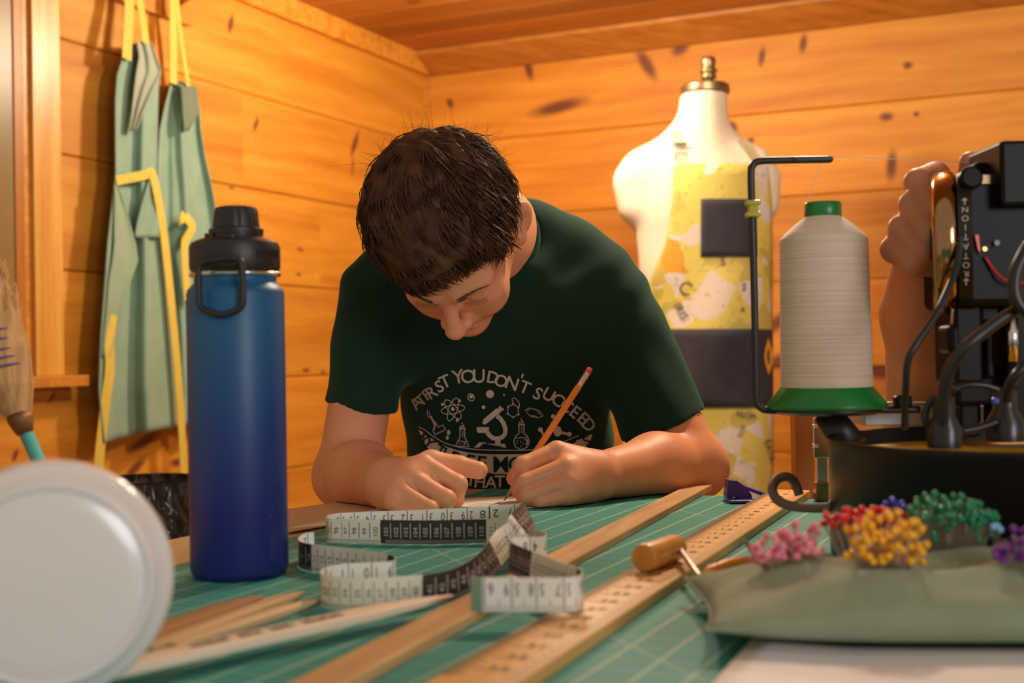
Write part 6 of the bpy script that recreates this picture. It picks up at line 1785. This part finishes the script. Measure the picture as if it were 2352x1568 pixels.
def hair_mat():
    m, nt, N, L, b = new_mat('hair_brown')
    tc = N.new('ShaderNodeTexCoord'); nz = N.new('ShaderNodeTexNoise'); nz.inputs['Scale'].default_value = 45; nz.inputs['Detail'].default_value = 3; L.new(tc.outputs['Object'], nz.inputs['Vector'])
    rp = N.new('ShaderNodeValToRGB'); rp.color_ramp.elements[0].position = 0.3; rp.color_ramp.elements[0].color = c4((0.030, 0.0135, 0.0065)); rp.color_ramp.elements[1].position = 0.75; rp.color_ramp.elements[1].color = c4((0.120, 0.054, 0.025))
    L.new(nz.outputs[0], rp.inputs[0]); L.new(rp.outputs[0], b.inputs['Base Color'])
    b.inputs['Roughness'].default_value = 0.55; b.inputs['Specular IOR Level'].default_value = 0.3; b.inputs['Specular Tint'].default_value = c4((1.0, 0.8, 0.6))
    return m
M_HAIR = hair_mat()
hair = fast_obj('hair', HV, HF, M_HAIR, boy); hair['label'] = 'short thick dark brown hair'
htree = BVHTree.FromPolygons(HV.tolist(), HF.tolist())
def locks(n, seed):
    rg = random.Random(seed); V, F = [], []
    area = HF
    crown = Vector(hl(0.012, -0.075, 0.112))
    fwd = Vector(HM3 @ np.array([0, 1, 0])); upv = Vector(HM3 @ np.array([0, 0, 1])); cen = Vector(hl(0, -0.02, 0.03)); sidev = Vector(HM3 @ np.array([1, 0, 0]))
    fa = HV[HF].mean(1)
    for _ in range(n):
        p = Vector(fa[rg.randrange(len(fa))])
        loc = HM.inverted() @ p; loc = loc / HS
        nrm = (p - cen).normalized()
        away = (p - crown); away = away - nrm * away.dot(nrm)
        if away.length < 1e-4: away = fwd.copy()
        away.normalize()
        swirl = nrm.cross(away)
        d = (away * 1.0 + swirl * 0.35 + fwd * 0.25 + Vector((rg.gauss(0, .14), rg.gauss(0, .14), rg.gauss(0, .14)))).normalized()
        # along the front the fringe falls over the forehead
        L_ = rg.uniform(0.024, 0.046)
        if loc.y > 0.05: L_ *= 0.6
        if abs(loc.x) > 0.07 and loc.y > -0.05 and loc.z < 0.05: L_ *= 0.45
        lift = rg.uniform(0.01, 0.13)
        p0 = p - nrm * 0.004
        pts = []
        cw = rg.uniform(-0.9, 0.9)
        for k in range(6):
            t = k / 5
            q_ = p0 + d * (L_ * t) + nrm * (L_ * lift * math.sin(min(1.0, t * 1.15) * 2.4)) + swirl * (L_ * cw * t * t * 0.45) - nrm * (L_ * 0.35 * t * t * t)
            pts.append(q_)
        w = rg.uniform(0.0004, 0.0011)
        wd = d.cross(nrm).normalized()
        b0 = len(V)
        for k, q_ in enumerate(pts):
            ww = w * (1.0, 1.15, 1.1, 0.9, 0.55, 0.08)[k]
            V += [q_ - wd * ww, q_ + nrm * ww * 0.8, q_ + wd * ww]
        for k in range(5):
            a = b0 + 3 * k
            F += [[a, a + 1, a + 4, a + 3], [a + 1, a + 2, a + 5, a + 4], [a + 2, a, a + 3, a + 5]]
    return np.array([tuple(v) for v in V]), np.array(F)
LV, LF = locks(15000, 3)
lk = fast_obj('hair_locks', LV, LF, M_HAIR, hair); lk['kind'] = 'stuff'
# fine stray hairs on top
def strays(n, seed):
    rg = random.Random(seed); V, F = [], []
    fa = HV[HF].mean(1); cen = Vector(hl(0, -0.02, 0.03))
    while len(V) < n * 15:
        p = Vector(fa[rg.randrange(len(fa))])
        if p.z < P(1000, 420, 1.4).z: continue
        nrm = (p - cen).normalized(); d = (nrm + Vector((rg.gauss(0, .9), rg.gauss(0, .9), rg.gauss(0, .5)))).normalized()
        cv = Vector((rg.gauss(0, 1), rg.gauss(0, 1), rg.gauss(0, 1))) * 0.012; L_ = rg.uniform(0.010, 0.024)
        b0 = len(V); wd = d.cross(Vector((0, 1, 0))).normalized()
        for k in range(5):
            t = k / 4; q_ = p + d * (L_ * t) + cv * t * t; w = 0.00022 * (1 - 0.7 * t)
            V += [q_ - wd * w, q_ + Vector((0, -1, 0)) * w, q_ + wd * w]
        for k in range(4):
            a = b0 + 3 * k; F += [[a, a + 1, a + 4, a + 3], [a + 1, a + 2, a + 5, a + 4], [a + 2, a, a + 3, a + 5]]
    return np.array([tuple(v) for v in V]), np.array(F)
XV, XF = strays(160, 5)
st_ = fast_obj('stray_hairs', XV, XF, M_HAIR, hair); st_['kind'] = 'stuff'
btree = BVHTree.FromPolygons(BV.tolist(), BF.tolist())
# eyebrows and lashes
def face_pt(x, y, z, lift=0.0006):
    a = Vector(hl(x, y + 0.06, z)); d = -Vector(HM3 @ np.array([0, 1, 0]))
    h = btree.ray_cast(a, d)
    return (h[0] - d * lift) if h[0] else Vector(hl(x, y, z))
for sx in (-1, 1):
    hs = []
    for k in range(80):
        t = random.random(); x = sx * (0.014 + 0.034 * t); z = 0.021 + 0.006 * math.sin(t * 2.4) + random.uniform(-0.0042, 0.0042) * (1.1 - t)
        a = face_pt(x, 0.09, z); b_ = face_pt(x + sx * 0.006, 0.09, z + 0.0016 * (1 - 2 * t), 0.0012)
        hs.append(tube([a, (a + b_) / 2, b_], [0.0004, 0.0004, 0.0001], 3, False))
    o = obj('eyebrow', join(*hs), plain('brow_brown', (0.16, 0.075, 0.035), 0.7, noise=0.1), boy); o['kind'] = 'stuff'
    ls = []
    for k in range(18):
        t = k / 17; x = sx * (0.018 + 0.026 * t)
        a = face_pt(x, 0.09, -0.0045, 0.0004); b_ = a + Vector(HM3 @ np.array([sx * 0.002 * t, 0.0035, -0.0040]))
        ls.append(tube([a, (a + b_) / 2 + Vector(HM3 @ np.array([0, 0.0006, -0.001])), b_], [0.00022, 0.0002, 0.00008], 3, False))
    o = obj('eyelashes', join(*ls), M_HAIR, boy); o['kind'] = 'stuff'

# ---- pencil in the hand
pen0 = G(1157, 1151, ZT + 0.0016); pen1 = P(1356, 846, 1.455)
pd = (pen1 - pen0); PL = pd.length
pcl = empty('pencil', pen0, 'orange pencil with a pink eraser held in the drawing hand', 'pencil')
Mp = frame_at(pen0, pd)
pr_ = 0.0037
obj('pencil_lead', lathe([(0.0002, 0), (0.0009, 0.006)], 12, Mp), plain('graphite', (0.03, 0.03, 0.035), 0.4, noise=0), pcl, True)
obj('cut_wood', lathe([(0.0009, 0.006), (0.0032, 0.022), (0.0034, 0.024)], 12, Mp, False, False), plain('cedar', (0.62, 0.40, 0.24), 0.6, noise=0.1, nscale=120), pcl, True)
obj('pencil_body', lathe([(0.0034, 0.0235), (pr_, 0.025), (pr_, PL - 0.026), (0, PL - 0.026)], 6, Mp, True, False), plain('pencil_orange', (0.86, 0.27, 0.012), 0.3, noise=0.03), pcl)
obj('ferrule', lathe([(pr_ * 0.98, PL - 0.0262), (pr_ * 1.03, PL - 0.025), (pr_ * 1.03, PL - 0.021), (pr_ * 0.95, PL - 0.0205), (pr_ * 1.03, PL - 0.0195), (pr_ * 1.03, PL - 0.0165), (pr_ * 0.95, PL - 0.016), (pr_ * 1.03, PL - 0.0150), (pr_ * 1.03, PL - 0.0075), (0, PL - 0.0075)], 24, Mp, True, False), plain('ferrule_tin', (0.80, 0.76, 0.70), 0.2, 1.0, noise=0.15, nscale=300, bump=0.6, bscale=900), pcl, True, sharp=50)
obj('eraser', lathe([(pr_ * 0.95, PL - 0.008), (pr_ * 0.95, PL - 0.001), (pr_ * 0.75, PL), (0, PL)], 24, Mp, True, False), plain('eraser_pink', (0.72, 0.07, 0.08), 0.7, noise=0.08), pcl, True, sharp=50)

# ================================================================== second person: hand on the handwheel, forearm coming up from behind the drum
p2 = Organic()
W2 = A3(2128, 625, 1.11)
kn = px3([(2128, 420, 1.085), (2100, 468, 1.080), (2078, 518, 1.082), (2062, 566, 1.088)])
pp2 = px3([(2105, 420, 1.06), (2078, 470, 1.055), (2052, 520, 1.058), (2040, 566, 1.064)])
E2 = A3(2150, 1010, 1.22)
p2.cone(E2, A3(2122, 720, 1.13), 0.046, 0.034, 0.0); p2.cone(A3(2122, 720, 1.13), W2, 0.034, 0.026, 0.02)
p2.cone(E2, A3(2430, 800, 1.42), 0.046, 0.044, 0.02)
palm = A3(2150, 520, 1.115)
p2.ball(palm, (0.024, 0.028, 0.040), 0.01); p2.cone(W2, palm, 0.026, 0.030, 0.02)
FRS = [((2150, 402, 1.10), (2108, 418, 1.066), (2150, 478, 1.044), (2175, 490, 1.05)), ((2135, 446, 1.10), (2096, 470, 1.058), (2142, 532, 1.038), (2168, 542, 1.045)), ((2118, 496, 1.10), (2072, 524, 1.056), (2120, 578, 1.038), (2155, 588, 1.045)), ((2100, 545, 1.10), (2054, 572, 1.060), (2098, 606, 1.045), (2140, 612, 1.052))]
for f in FRS: p2.chain(px3(f), [0.0122, 0.0112, 0.0100, 0.0088], 0.0022)
p2.chain(px3([(2180, 500, 1.13), (2225, 470, 1.10), (2232, 420, 1.075), (2228, 372, 1.068)]), [0.016, 0.0135, 0.0115, 0.0092], 0.012)
SH2 = A3(2462, 800, 1.45); SH2b = SH2 + np.array([0.30, 0.17, 0.02]); mid2 = (SH2 + SH2b) / 2
p2.cone(A3(2430, 800, 1.42), SH2, 0.044, 0.044, 0.02); p2.cone(SH2, SH2b, 0.044, 0.044, 0.02)
HM_2 = head_matrix(Vector(mid2 + np.array([-0.03, -0.05, 0.215])), R(24), R(0), R(-52)); HM2_3 = np.array(HM_2.to_3x3())
def hl2(x, y, z): return np.array(HM_2 @ Vector((x, y, z)))
hd2 = Organic(); add_head(hd2, hl2, HM2_3, 1.0); hd2.cone(hl2(0, -0.03, -0.05), mid2 + np.array([0, 0, 0.02]), 0.055, 0.062, 0.02); hd2.cone(SH2, SH2b, 0.050, 0.050, 0.02)
Vh_, Fh_ = hd2.mesh(0.0034)
V2_, F2_ = p2.mesh(0.0024)
V2_ = relax(V2_, F2_, 1, 0.4)
F2_ = np.concatenate([F2_, Fh_ + len(V2_)]); V2_ = np.concatenate([V2_, Vh_])
M_SKIN2 = skin_mat('skin_tan', (0.62, 0.28, 0.15), (0.52, 0.21, 0.10))
person2 = fast_obj('person', V2_, F2_, M_SKIN2)
tag(person2, 'bare arm and hand of someone turning the handwheel behind the machine', 'person')
sl = Organic(); sl.cone(A3(2250, 930, 1.31), A3(2430, 800, 1.42), 0.060, 0.062, 0.0); sl.cone(A3(2430, 800, 1.42), SH2, 0.062, 0.068, 0.02); sl.half(A3(2262, 930, 1.31), np.array([-0.75, -0.35, -0.6]))
sl.cone(SH2, SH2b, 0.068, 0.068, 0.03); sl.cone(SH2b, SH2b + np.array([0.03, 0.02, -0.28]), 0.066, 0.05, 0.03)
sl.cone(mid2 + np.array([0, 0, -0.03]), mid2 + np.array([0.0, 0.06, -0.50]), 0.135, 0.150, 0.035, M=np.diag([1, 0.8, 1]))
sl.cone(hl2(0, -0.03, -0.06), mid2 + np.array([0, 0, 0.01]), 0.058, 0.066, 0.004, 's')
V3_, F3_ = sl.mesh(0.005)
o = fast_obj('shirt', V3_, F3_, plain('lilac_cotton', (0.30, 0.26, 0.34), 0.85, noise=0.08, nscale=12, bump=0.2, bscale=500), person2)
hr2 = Organic(); hr2.ball(hl2(0, -0.014, 0.044), np.array((0.083, 0.104, 0.092)), 0.0, 'u', HM2_3); hr2.half(hl2(0, 0.084, 0.060), HM2_3 @ np.array([0, 0.8, -0.6]), 0.008); hr2.half(hl2(0, -0.06, -0.05), HM2_3 @ np.array([0, 0.1, -1.0]), 0.01)
for sx in (-1, 1): hr2.ball(hl2(sx * 0.094, -0.008, -0.006), (0.026, 0.030, 0.040), 0.006, 's', HM2_3)
V4_, F4_ = hr2.mesh(0.0045, warp=hn)
fast_obj('hair', V4_, F4_, M_HAIR, person2)
